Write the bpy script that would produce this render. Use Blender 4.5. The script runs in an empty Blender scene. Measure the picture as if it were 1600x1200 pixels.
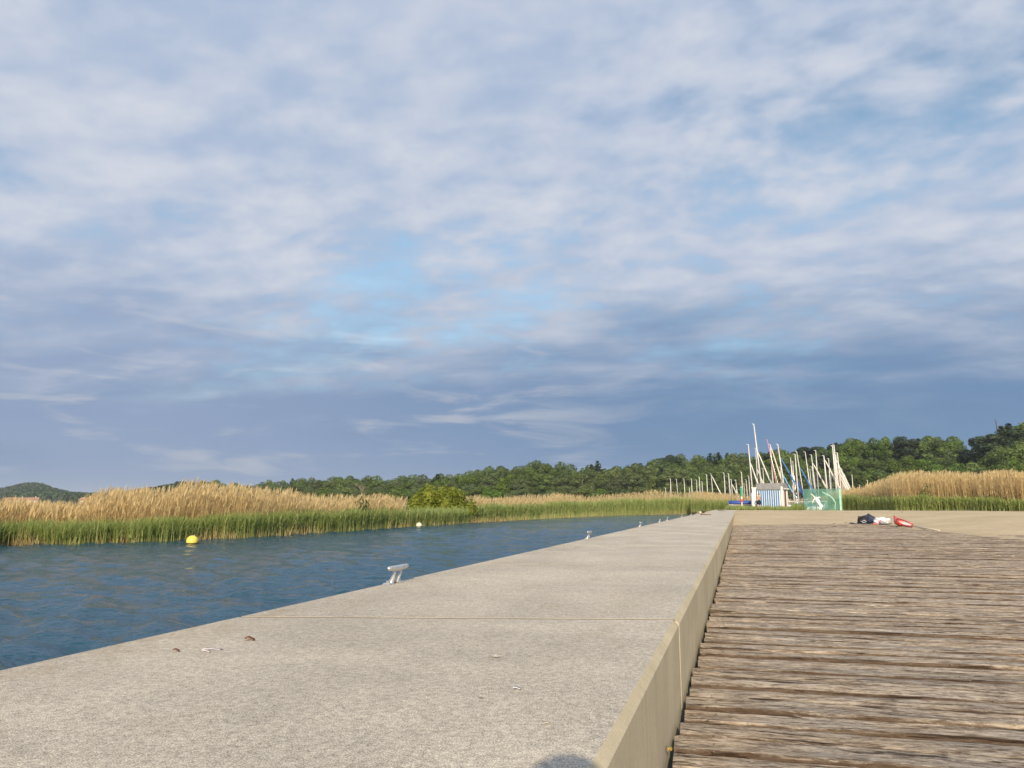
import bpy, bmesh, math, random
import numpy as np
from mathutils import Vector, Matrix, Euler

random.seed(7)
rng = np.random.default_rng(7)
scene = bpy.context.scene
COL = scene.collection
R = math.radians

# ------------------------------------------------------------------ camera
CAM_Z = 1.35                                   # metres above the lake
PITCH, YAW = R(9.2406), R(16.8686)
FPX = 26 / 36 * 1600                           # focal length in pixels of a 1600 px wide frame
cam_data = bpy.data.cameras.new('camera')
cam_data.lens = 26
cam_data.sensor_width = 36
cam_data.clip_start = 0.05
cam_data.clip_end = 20000
cam = bpy.data.objects.new('camera', cam_data)
cam.location = (0, 0, CAM_Z)
cam.rotation_euler = (math.pi / 2 + PITCH, 0, YAW)
COL.objects.link(cam)
scene.camera = cam

# ------------------------------------------------------------------ light
SUN_EL, SUN_AZ = R(25), R(14)                  # sun low behind the viewer, a little to the right
sun_dir = Vector((math.sin(SUN_AZ) * math.cos(SUN_EL), -math.cos(SUN_AZ) * math.cos(SUN_EL), math.sin(SUN_EL)))
sl = bpy.data.lights.new('sun', 'SUN')
sl.energy = 5.0
sl.angle = R(0.55)
sl.color = (1.0, 0.85, 0.64)
so = bpy.data.objects.new('sun', sl)
so.rotation_euler = (-sun_dir).to_track_quat('-Z', 'Y').to_euler()
so.location = (30, -60, 60)
COL.objects.link(so)

scene.view_settings.view_transform = 'Standard'
scene.view_settings.look = 'None'
scene.view_settings.gamma = 1
scene.view_settings.exposure = 0.12
scene.view_settings.use_curve_mapping = False


class NT:
    """tiny helper for writing node trees"""
    def __init__(s, tree):
        s.t = tree
        s.n = tree.nodes
        s.n.clear()

    def node(s, kind, **kw):
        n = s.n.new(kind)
        for k, v in kw.items():
            setattr(n, k, v)
        return n

    def put(s, sock, v):
        if v is None:
            return
        if isinstance(v, bpy.types.NodeSocket):
            s.t.links.new(v, sock)
        else:
            if sock.type == 'RGBA' and not isinstance(v, (int, float)) and len(v) == 3:
                v = (*v, 1)
            sock.default_value = v

    def math(s, op, a, b=None, c=None, clamp=False):
        n = s.node('ShaderNodeMath', operation=op, use_clamp=clamp)
        for i, v in enumerate((a, b, c)):
            s.put(n.inputs[i], v)
        return n.outputs[0]

    def vmath(s, op, a, b=None):
        n = s.node('ShaderNodeVectorMath', operation=op)
        s.put(n.inputs[0], a)
        if op == 'SCALE':
            s.put(n.inputs['Scale'], b)
        else:
            s.put(n.inputs[1], b)
        return n.outputs[0]

    def mix(s, f, a, b, mode='MIX'):
        n = s.node('ShaderNodeMix', data_type='RGBA', blend_type=mode)
        s.put(n.inputs[0], f)
        s.put(n.inputs[6], a)
        s.put(n.inputs[7], b)
        return n.outputs[2]

    def smooth(s, v, lo, hi, a=0.0, b=1.0):
        n = s.node('ShaderNodeMapRange', interpolation_type='SMOOTHSTEP')
        s.put(n.inputs[0], v)
        n.inputs[1].default_value = lo
        n.inputs[2].default_value = hi
        n.inputs[3].default_value = a
        n.inputs[4].default_value = b
        return n.outputs[0]

    def lin(s, v, lo, hi, a=0.0, b=1.0):
        n = s.node('ShaderNodeMapRange')
        s.put(n.inputs[0], v)
        n.inputs[1].default_value = lo
        n.inputs[2].default_value = hi
        n.inputs[3].default_value = a
        n.inputs[4].default_value = b
        return n.outputs[0]

    def noise(s, vec, scale, detail=3, rough=0.5, dist=0.0, lac=2.0):
        n = s.node('ShaderNodeTexNoise')
        s.put(n.inputs['Vector'], vec)
        n.inputs['Scale'].default_value = scale
        n.inputs['Detail'].default_value = detail
        n.inputs['Roughness'].default_value = rough
        n.inputs['Lacunarity'].default_value = lac
        n.inputs['Distortion'].default_value = dist
        return n.outputs['Fac']

    def mapping(s, vec, loc=(0, 0, 0), rot=(0, 0, 0), scale=(1, 1, 1)):
        n = s.node('ShaderNodeMapping')
        s.put(n.inputs[0], vec)
        n.inputs[1].default_value = loc
        n.inputs[2].default_value = rot
        n.inputs[3].default_value = scale
        return n.outputs[0]

    def ramp(s, v, stops, interp='LINEAR'):
        n = s.node('ShaderNodeValToRGB')
        n.color_ramp.interpolation = interp
        e = n.color_ramp.elements
        while len(e) < len(stops):
            e.new(0.5)
        for el, (p, c) in zip(e, stops):
            el.position = p
            el.color = (*c, 1)
        s.put(n.inputs[0], v)
        return n.outputs[0]


# ------------------------------------------------------------------ sky
world = bpy.data.worlds.new('World')
scene.world = world
world.use_nodes = True
w = NT(world.node_tree)
SKY_STRENGTH = 0.15
sky = w.node('ShaderNodeTexSky', sky_type='NISHITA')
sky.sun_disc = False
sky.sun_elevation = SUN_EL
sky.sun_rotation = math.pi - SUN_AZ            # clockwise from +Y
sky.altitude = 200
sky.dust_density = 1.0
D = w.node('ShaderNodeTexCoord').outputs['Generated']
sep = w.node('ShaderNodeSeparateXYZ')
w.put(sep.inputs[0], D)
dx, dy, dz = sep.outputs
zz = w.math('MAXIMUM', dz, 0.0)
inv = w.math('DIVIDE', 1.0, w.math('ADD', zz, 0.24))
comb = w.node('ShaderNodeCombineXYZ')
w.put(comb.inputs[0], w.math('MULTIPLY', dx, inv))
w.put(comb.inputs[1], w.math('MULTIPLY', dy, inv))
P = comb.outputs[0]                            # a flat cloud deck seen from below
warpn = w.node('ShaderNodeTexNoise')
w.put(warpn.inputs['Vector'], P)
warpn.inputs['Scale'].default_value = 1.1
warpn.inputs['Detail'].default_value = 2
warp = w.vmath('SUBTRACT', warpn.outputs['Color'], (0.5, 0.5, 0.5))
PW = w.vmath('ADD', P, w.vmath('SCALE', warp, 0.22))
big = w.noise(w.mapping(PW, loc=(11.9, 0.4, 0), rot=(0, 0, R(20)), scale=(0.85, 1.15, 1)), 1.15, 3, 0.5)
mid = w.noise(w.mapping(PW, loc=(7.3, 2.2, 0), rot=(0, 0, R(-25)), scale=(0.85, 1.45, 1)), 3.6, 4, 0.5)
puff = w.noise(w.mapping(PW, loc=(1.3, 9.2, 0), rot=(0, 0, R(-38)), scale=(0.85, 1.1, 1)), 12.0, 2, 0.45, 0.0)
fine = w.noise(PW, 34.0, 3, 0.6)
cov = w.math('ADD', w.math('MULTIPLY', big, 1.05), w.math('MULTIPLY', mid, 0.62))
cov = w.math('ADD', cov, w.math('MULTIPLY', puff, 0.42))
cov = w.math('ADD', cov, w.math('MULTIPLY', fine, 0.12))
# cov is centred on about 1.1
hole = w.smooth(cov, 0.80, 1.14)                # 0 = open blue, 1 = cloud
lit = w.smooth(w.math('ADD', w.math('MULTIPLY', mid, 0.6), w.math('ADD', w.math('MULTIPLY', puff, 0.36), w.math('MULTIPLY', fine, 0.10))), 0.36, 0.74)
S = 1 / SKY_STRENGTH
blue = w.mix(1.0, sky.outputs[0], (1.08, 1.10, 1.0), "MULTIPLY")
def sc(c):
    return tuple(v * S * 0.90 for v in c)
cloud = w.mix(lit, sc((0.415, 0.515, 0.695)), sc((0.665, 0.70, 0.785)))
# near the horizon the deck is seen edge-on: a slate rain bank with pale streaks in it
az = w.math('ARCTAN2', dx, dy)                  # 0 along the pier, positive to the right
streakP = w.node('ShaderNodeCombineXYZ')
w.put(streakP.inputs[0], w.math('MULTIPLY', az, 2.2))
w.put(streakP.inputs[1], w.math('MULTIPLY', dz, 20.0))
w.put(streakP.inputs[2], w.math('MULTIPLY', az, 0.7))
st1 = w.noise(streakP.outputs[0], 1.15, 4, 0.5, 0.4)
st2 = w.noise(w.mapping(streakP.outputs[0], loc=(5, 3, 1), scale=(1.5, 0.9, 1)), 1.9, 4, 0.55, 0.5)
east = w.smooth(az, R(-48), R(2))
bank = w.mix(east, sc((0.27, 0.36, 0.545)), sc((0.15, 0.265, 0.455)))
bank = w.mix(w.smooth(st1, 0.45, 0.75, 0, 0.40), bank, sc((0.13, 0.235, 0.40)))
streak_amt = w.math('MULTIPLY', w.smooth(st2, 0.52, 0.72, 0, 0.85), w.smooth(az, R(-2), R(-22), 0.10, 1.0))
bank = w.mix(streak_amt, bank, sc((0.47, 0.51, 0.60)))
glowlow = w.math('MULTIPLY', w.smooth(dz, 0.075, 0.0), 0.5)
bank = w.mix(glowlow, bank, sc((0.25, 0.33, 0.50)))
edge = w.math('ADD', dz, w.math('MULTIPLY', w.math('SUBTRACT', st1, 0.5), 0.16))
edge = w.math('ADD', edge, w.math('MULTIPLY', w.math('SUBTRACT', mid, 0.5), 0.16))
high = w.smooth(edge, 0.10, 0.34)
skyc = w.mix(hole, blue, cloud)
final = w.mix(high, bank, skyc)
bg = w.node('ShaderNodeBackground')
w.put(bg.inputs[0], final)
bg.inputs[1].default_value = SKY_STRENGTH
out = w.node('ShaderNodeOutputWorld')
w.put(out.inputs[0], bg.outputs[0])

scene.cycles.max_bounces = 6
scene.cycles.transparent_max_bounces = 12

# ------------------------------------------------------------------ geometry helpers
RT = np.array([math.cos(YAW), math.sin(YAW), 0.0])
FH = np.array([-math.sin(YAW), math.cos(YAW), 0.0])
UPV = -math.sin(PITCH) * FH + np.array([0, 0, math.cos(PITCH)])
FWV = math.cos(PITCH) * FH + np.array([0, 0, math.sin(PITCH)])


def ray(px, py):
    return (px - 800) / FPX * RT + (600 - py) / FPX * UPV + FWV


def on_plane(px, py, z):
    """point of the horizontal plane z that is sighted at this bearing"""
    r = ray(px, py)
    q = r * ((z - CAM_Z) / r[2])
    return Vector((q[0], q[1], z))


def at_range(px, py, d):
    """point sighted at this bearing at horizontal distance d"""
    r = ray(px, py)
    q = r * (d / math.hypot(r[0], r[1]))
    return Vector((q[0], q[1], q[2] + CAM_Z))


def lerp_tab(x, tab):
    return float(np.interp(x, [t[0] for t in tab], [t[1] for t in tab]))


def sstep(x, a, b):
    t = np.clip((np.asarray(x, float) - a) / (b - a), 0, 1)
    return t * t * (3 - 2 * t)


class MB:
    """collects shapes and links them as ONE mesh object"""
    def __init__(s):
        s.v = []
        s.f = []

    def add(s, vs, fs):
        o = len(s.v)
        s.v += [tuple(v) for v in vs]
        s.f += [tuple(i + o for i in f) for f in fs]
        return s

    def box(s, c, size, rot=None, taper=1.0):
        hx, hy, hz = size[0] / 2, size[1] / 2, size[2] / 2
        vs = []
        for z in (-hz, hz):
            k = taper if z > 0 else 1.0
            for x, y in ((-hx, -hy), (hx, -hy), (hx, hy), (-hx, hy)):
                v = Vector((x * k, y * k, z))
                if rot is not None:
                    v = rot @ v
                vs.append(v + Vector(c))
        return s.add(vs, [(3, 2, 1, 0), (4, 5, 6, 7), (0, 1, 5, 4), (1, 2, 6, 5), (2, 3, 7, 6), (3, 0, 4, 7)])

    def tube(s, pts, radii, n=8, cap=True):
        pts = [Vector(p) for p in pts]
        if isinstance(radii, (int, float)):
            radii = [radii] * len(pts)
        vs, fs = [], []
        ref = Vector((0.31, 0.17, 0.93))
        for i, p in enumerate(pts):
            t = (pts[min(i + 1, len(pts) - 1)] - pts[max(i - 1, 0)]).normalized()
            a = t.cross(ref)
            if a.length < 0.05:
                a = t.cross(Vector((1, 0, 0)))
            a.normalize()
            b = t.cross(a)
            for k in range(n):
                th = 2 * math.pi * k / n
                vs.append(p + (a * math.cos(th) + b * math.sin(th)) * radii[i])
        for i in range(len(pts) - 1):
            for k in range(n):
                k2 = (k + 1) % n
                fs.append((i * n + k, i * n + k2, (i + 1) * n + k2, (i + 1) * n + k))
        if cap:
            fs.append(tuple(range(n))[::-1])
            fs.append(tuple((len(pts) - 1) * n + k for k in range(n)))
        return s.add(vs, fs)

    def loft(s, sections, close=False, caps=True):
        n = len(sections[0])
        vs = [v for sec in sections for v in sec]
        fs = []
        for i in range(len(sections) - 1):
            for k in range(n if close else n - 1):
                k2 = (k + 1) % n
                fs.append((i * n + k, i * n + k2, (i + 1) * n + k2, (i + 1) * n + k))
        if caps and close:
            fs.append(tuple(range(n))[::-1])
            fs.append(tuple((len(sections) - 1) * n + k for k in range(n)))
        return s.add(vs, fs)

    def ball(s, c, r, nu=12, nv=8, scale=(1, 1, 1)):
        vs, fs = [], []
        for j in range(nv + 1):
            ph = math.pi * j / nv
            for i in range(nu):
                th = 2 * math.pi * i / nu
                vs.append((c[0] + r * scale[0] * math.sin(ph) * math.cos(th), c[1] + r * scale[1] * math.sin(ph) * math.sin(th), c[2] + r * scale[2] * math.cos(ph)))
        for j in range(nv):
            for i in range(nu):
                i2 = (i + 1) % nu
                fs.append((j * nu + i, (j + 1) * nu + i, (j + 1) * nu + i2, j * nu + i2))
        return s.add(vs, fs)

    def mesh(s, name, mat=None, smooth=False):
        me = bpy.data.meshes.new(name)
        me.from_pydata(s.v, [], s.f)
        me.validate()
        if smooth:
            me.polygons.foreach_set('use_smooth', [True] * len(me.polygons))
        if mat:
            me.materials.append(mat)
        me.update()
        return me

    def build(s, name, mat, parent=None, smooth=False):
        return link(name, s.mesh(name, mat, smooth), parent)


def link(name, data, parent=None):
    o = bpy.data.objects.new(name, data)
    COL.objects.link(o)
    if parent is not None:
        o.parent = parent
    return o


def np_mesh(name, V, Fq, mat, attr=None, smooth=False, tris=False):
    """fast mesh from arrays; attr is a per-vertex float called tint"""
    V = np.asarray(V, np.float32)
    Fq = np.asarray(Fq, np.int32)
    k = Fq.shape[1]
    me = bpy.data.meshes.new(name)
    me.vertices.add(len(V))
    me.vertices.foreach_set('co', V.ravel())
    me.loops.add(Fq.size)
    me.loops.foreach_set('vertex_index', Fq.ravel())
    me.polygons.add(len(Fq))
    me.polygons.foreach_set('loop_start', np.arange(0, Fq.size, k, dtype=np.int32))
    me.polygons.foreach_set('loop_total', np.full(len(Fq), k, np.int32))
    me.update(calc_edges=True)
    if smooth:
        me.polygons.foreach_set('use_smooth', np.ones(len(Fq), bool))
    if attr is not None:
        a = me.attributes.new('tint', 'FLOAT', 'POINT')
        a.data.foreach_set('value', np.asarray(attr, np.float32))
    me.materials.append(mat)
    return me


def tag(o, label=None, cat=None, group=None, kind=None):
    if label:
        o['label'] = label
    if cat:
        o['category'] = cat
    if group:
        o['group'] = group
    if kind:
        o['kind'] = kind
    return o


def thing(name, label, cat, loc=(0, 0, 0), rotz=0.0, group=None):
    o = bpy.data.objects.new(name, None)
    o.empty_display_size = 0.2
    COL.objects.link(o)
    o.location = loc
    o.rotation_euler = (0, 0, rotz)
    return tag(o, label, cat, group)


# ------------------------------------------------------------------ materials
def new_mat(name):
    m = bpy.data.materials.new(name)
    m.use_nodes = True
    t = NT(m.node_tree)
    o = t.node('ShaderNodeOutputMaterial')
    b = t.node('ShaderNodeBsdfPrincipled')
    t.t.links.new(b.outputs[0], o.inputs[0])
    return m, t, b, o


def plain(name, col, rough=0.5, metal=0.0, var=0.12, scale=6.0, bump=0.0):
    m, t, b, o = new_mat(name)
    co = t.node('ShaderNodeTexCoord').outputs['Object']
    n = t.noise(co, scale, 4, 0.6)
    dark = tuple(c * (1 - var) for c in col)
    light = tuple(min(1, c * (1 + var)) for c in col)
    t.put(b.inputs['Base Color'], t.mix(t.smooth(n, 0.3, 0.7), dark, light))
    b.inputs['Roughness'].default_value = rough
    b.inputs['Metallic'].default_value = metal
    if bump:
        bn = t.node('ShaderNodeBump')
        bn.inputs['Strength'].default_value = 0.6
        bn.inputs['Distance'].default_value = bump
        t.put(bn.inputs['Height'], t.noise(co, scale * 8, 4, 0.6))
        t.put(b.inputs['Normal'], bn.outputs[0])
    return m


def concrete_mat(name, base, rough_top):
    m, t, b, o = new_mat(name)
    geo = t.node('ShaderNodeNewGeometry')
    co = geo.outputs['Position']
    blot = t.noise(co, 1.3, 5, 0.6, 0.4)
    blot2 = t.noise(t.mapping(co, scale=(1.0, 0.35, 1)), 5.0, 4, 0.6)
    grain = t.noise(co, 300.0, 3, 0.75)
    grain2 = t.noise(co, 75.0, 4, 0.7)
    c = t.mix(t.smooth(blot, 0.30, 0.70), tuple(v * 0.86 for v in base), tuple(v * 1.08 for v in base))
    c = t.mix(t.smooth(blot2, 0.52, 0.75, 0, 0.35), c, tuple(v * k for v, k in zip(base, (0.80, 0.75, 0.68))))
    amp = 0.72 if rough_top else 0.18
    g = t.lin(t.math('ADD', t.math('MULTIPLY', grain, 0.65), t.math('MULTIPLY', grain2, 0.35)), 0.36, 0.64, 1 - amp, 1 + amp * 0.8)
    c = t.mix(1.0, c, g, 'MULTIPLY')
    if rough_top:
        # pale scuffs and rusty specks
        sp = t.noise(t.mapping(co, scale=(1, 2.2, 1)), 16.0, 2, 0.5)
        c = t.mix(t.smooth(sp, 0.71, 0.76, 0, 0.45), c, (0.62, 0.58, 0.52))
        sp2 = t.noise(t.mapping(co, loc=(4, 9, 0)), 21.0, 2, 0.5)
        c = t.mix(t.smooth(sp2, 0.74, 0.78, 0, 0.6), c, (0.16, 0.11, 0.07))
        xs = t.node('ShaderNodeSeparateXYZ')
        t.put(xs.inputs[0], co)
        # ochre lichen film near the lake edge of the slabs
        lich = t.math('MULTIPLY', t.smooth(t.math('ADD', xs.outputs[0], t.math('MULTIPLY', blot2, 0.5)), -1.25, -1.75), t.smooth(t.noise(co, 6.0, 5, 0.65), 0.45, 0.7, 0, 0.5))
        c = t.mix(lich, c, (0.34, 0.25, 0.14))
        # pitting in patches
        pit = t.math('MULTIPLY', t.smooth(t.noise(co, 120.0, 2, 0.5), 0.62, 0.68), t.smooth(t.noise(t.mapping(co, loc=(2, 5, 0)), 2.1, 3, 0.6), 0.48, 0.66))
        c = t.mix(t.math('MULTIPLY', pit, 0.6), c, (0.14, 0.11, 0.08))
    else:
        # rain streaks down the formed face
        stv = t.noise(t.mapping(co, scale=(1, 9.0, 0.35)), 3.0, 5, 0.6)
        c = t.mix(t.smooth(stv, 0.5, 0.75, 0, 0.5), c, tuple(v * k for v, k in zip(base, (0.62, 0.60, 0.55))))
        sp = t.noise(t.mapping(co, scale=(1, 6, 0.5)), 9.0, 2, 0.5)
        c = t.mix(t.smooth(sp, 0.70, 0.74, 0, 0.5), c, (0.60, 0.55, 0.45))
    t.put(b.inputs['Base Color'], c)
    b.inputs['Roughness'].default_value = 0.92
    b.inputs['Specular IOR Level'].default_value = 0.15
    bn = t.node('ShaderNodeBump')
    bn.inputs['Strength'].default_value = 0.9 if rough_top else 0.4
    bn.inputs['Distance'].default_value = 0.0025 if rough_top else 0.001
    t.put(bn.inputs['Height'], t.math('ADD', grain, t.math('MULTIPLY', grain2, 1.2)))
    t.put(b.inputs['Normal'], bn.outputs[0])
    return m


def wood_mat():
    m, t, b, o = new_mat('weathered_wood')
    tc = t.node('ShaderNodeTexCoord')
    co = tc.outputs['Object']
    rnd = t.node('ShaderNodeObjectInfo').outputs['Random']
    off = t.node('ShaderNodeCombineXYZ')
    t.put(off.inputs[0], t.math('MULTIPLY', rnd, 37.0))
    t.put(off.inputs[2], t.math('MULTIPLY', rnd, 91.0))
    v = t.vmath('ADD', co, off.outputs[0])
    fib = t.noise(t.mapping(v, scale=(4.0, 20, 20)), 2.2, 6, 0.74, 0.4)
    fib2 = t.noise(t.mapping(v, scale=(16, 60, 60)), 1.6, 5, 0.78, 0.4)
    crack = t.noise(t.mapping(v, loc=(3, 1, 5), scale=(1.5, 20, 20)), 2.0, 5, 0.65, 0.5)
    blot = t.noise(t.mapping(v, scale=(1.6, 2.6, 1)), 1.7, 5, 0.65)
    c = t.mix(t.smooth(fib, 0.34, 0.66), (0.17, 0.115, 0.072), (0.62, 0.50, 0.365))
    c = t.mix(t.smooth(fib2, 0.51, 0.64, 0, 0.85), c, (0.68, 0.57, 0.44))
    c = t.mix(t.smooth(fib2, 0.47, 0.35, 0, 0.85), c, (0.105, 0.068, 0.042))
    c = t.mix(t.smooth(crack, 0.57, 0.63, 0, 0.9), c, (0.055, 0.032, 0.018))
    # silver-grey weathering in patches, brown elsewhere
    c = t.mix(t.smooth(blot, 0.35, 0.65, 0, 0.75), c, t.mix(1.0, c, (0.84, 0.93, 1.08), 'MULTIPLY'))
    c = t.mix(t.smooth(blot, 0.60, 0.76, 0, 0.40), c, (0.15, 0.13, 0.12))
    c = t.mix(1.0, c, t.lin(rnd, 0, 1, 0.85, 1.15), 'MULTIPLY')
    # shade of the gaps, painted dark along the long edges of every plank
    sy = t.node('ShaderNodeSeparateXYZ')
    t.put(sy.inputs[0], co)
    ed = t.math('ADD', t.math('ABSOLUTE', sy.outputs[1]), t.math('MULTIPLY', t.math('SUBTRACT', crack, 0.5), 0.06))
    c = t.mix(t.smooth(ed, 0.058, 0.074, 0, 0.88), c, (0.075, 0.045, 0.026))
    t.put(b.inputs['Base Color'], c)
    b.inputs['Roughness'].default_value = 0.85
    b.inputs['Specular IOR Level'].default_value = 0.2
    bn = t.node('ShaderNodeBump')
    bn.inputs['Strength'].default_value = 1.0
    bn.inputs['Distance'].default_value = 0.012
    h = t.math('ADD', t.math('MULTIPLY', fib, 0.8), t.math('MULTIPLY', fib2, 0.45))
    h = t.math('SUBTRACT', h, t.smooth(crack, 0.57, 0.69, 0, 0.9))
    t.put(bn.inputs['Height'], h)
    t.put(b.inputs['Normal'], bn.outputs[0])
    return m


def sand_mat():
    m, t, b, o = new_mat('sand')
    co = t.node('ShaderNodeNewGeometry').outputs['Position']
    n1 = t.noise(co, 0.35, 4, 0.6)
    n2 = t.noise(co, 3.0, 5, 0.65)
    n3 = t.noise(co, 40.0, 3, 0.6)
    c = t.mix(t.smooth(n1, 0.3, 0.7), (0.50, 0.405, 0.26), (0.60, 0.50, 0.34))
    c = t.mix(t.smooth(n2, 0.35, 0.7, 0, 0.5), c, (0.46, 0.36, 0.22))
    c = t.mix(1.0, c, t.lin(n3, 0.3, 0.7, 0.85, 1.12), 'MULTIPLY')
    t.put(b.inputs['Base Color'], c)
    b.inputs['Roughness'].default_value = 0.95
    b.inputs['Specular IOR Level'].default_value = 0.1
    bn = t.node('ShaderNodeBump')
    bn.inputs['Strength'].default_value = 0.7
    bn.inputs['Distance'].default_value = 0.04
    t.put(bn.inputs['Height'], t.math('ADD', n2, t.math('MULTIPLY', n3, 0.3)))
    t.put(b.inputs['Normal'], bn.outputs[0])
    return m


def water_mat():
    m, t, b, o = new_mat('lake_water')
    co = t.node('ShaderNodeNewGeometry').outputs['Position']
    n1 = t.noise(t.mapping(co, rot=(0, 0, R(25)), scale=(0.5, 1.4, 1)), 3.6, 4, 0.6, 0.3)
    n2 = t.noise(t.mapping(co, rot=(0, 0, R(-10)), scale=(0.6, 1.5, 1)), 13.0, 3, 0.55, 0.3)
    gust = t.noise(t.mapping(co, rot=(0, 0, R(20)), scale=(0.4, 1, 1)), 0.22, 3, 0.5)
    b.inputs['Base Color'].default_value = (0.014, 0.064, 0.104, 1)
    b.inputs['Roughness'].default_value = 0.08
    b.inputs['Specular IOR Level'].default_value = 0.30
    b.inputs['IOR'].default_value = 1.333
    bn = t.node('ShaderNodeBump')
    t.put(bn.inputs['Strength'], t.lin(gust, 0.3, 0.7, 0.65, 1.0))
    bn.inputs['Distance'].default_value = 0.11
    t.put(bn.inputs['Height'], t.math('ADD', n1, t.math('MULTIPLY', n2, 0.28)))
    t.put(b.inputs['Normal'], bn.outputs[0])
    return m


def leaf_mat(name, dark, light, trans=0.35, tint=False, rough=0.6, objvar=0.25):
    m, t, b, o = new_mat(name)
    if tint:
        a = t.node('ShaderNodeAttribute', attribute_name='tint').outputs['Fac']
    else:
        a = t.noise(t.node('ShaderNodeTexCoord').outputs['Object'], 0.9, 3, 0.6)
        a = t.smooth(a, 0.3, 0.7)
    c = t.mix(a, dark, light)
    if objvar:
        rnd = t.node('ShaderNodeObjectInfo').outputs['Random']
        hsv = t.node('ShaderNodeHueSaturation')
        t.put(hsv.inputs['Hue'], t.lin(rnd, 0, 1, 0.5 - objvar * 0.07, 0.5 + objvar * 0.02))
        rnd2 = t.math('FRACT', t.math('MULTIPLY', rnd, 7.31))
        t.put(hsv.inputs['Saturation'], t.lin(rnd2, 0, 1, 1 - objvar * 0.7, 1 + objvar * 0.3))
        t.put(hsv.inputs['Value'], t.lin(t.math('FRACT', t.math('MULTIPLY', rnd, 13.7)), 0, 1, 1 - objvar, 1 + objvar))
        t.put(hsv.inputs['Color'], c)
        c = hsv.outputs[0]
    t.put(b.inputs['Base Color'], c)
    b.inputs['Roughness'].default_value = rough
    b.inputs['Specular IOR Level'].default_value = 0.25
    tr = t.node('ShaderNodeBsdfTranslucent')
    t.put(tr.inputs[0], c)
    mx = t.node('ShaderNodeMixShader')
    mx.inputs[0].default_value = trans
    t.t.links.new(b.outputs[0], mx.inputs[1])
    t.t.links.new(tr.outputs[0], mx.inputs[2])
    t.t.links.new(mx.outputs[0], o.inputs[0])
    return m


def ground_mat():
    m, t, b, o = new_mat('meadow')
    co = t.node('ShaderNodeNewGeometry').outputs['Position']
    n1 = t.noise(co, 0.05, 4, 0.6)
    n2 = t.noise(co, 1.2, 5, 0.65)
    c = t.mix(t.smooth(n1, 0.35, 0.65), (0.055, 0.080, 0.022), (0.10, 0.105, 0.040))
    c = t.mix(t.smooth(n2, 0.4, 0.7, 0, 0.5), c, (0.13, 0.11, 0.05))
    t.put(b.inputs['Base Color'], c)
    b.inputs['Roughness'].default_value = 0.95
    return m


def net_mat():
    m, t, b, o = new_mat('green_netting')
    co = t.node('ShaderNodeTexCoord').outputs['Object']
    n = t.noise(co, 1.5, 4, 0.6)
    t.put(b.inputs['Base Color'], t.mix(t.smooth(n, 0.3, 0.7), (0.06, 0.20, 0.16), (0.11, 0.29, 0.235)))
    b.inputs['Roughness'].default_value = 0.7
    tr = t.node('ShaderNodeBsdfTransparent')
    mx = t.node('ShaderNodeMixShader')
    t.put(mx.inputs[0], t.smooth(t.noise(co, 3.0, 3, 0.6), 0.3, 0.7, 0.28, 0.42))
    t.t.links.new(b.outputs[0], mx.inputs[1])
    t.t.links.new(tr.outputs[0], mx.inputs[2])
    t.t.links.new(mx.outputs[0], o.inputs[0])
    return m


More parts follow.
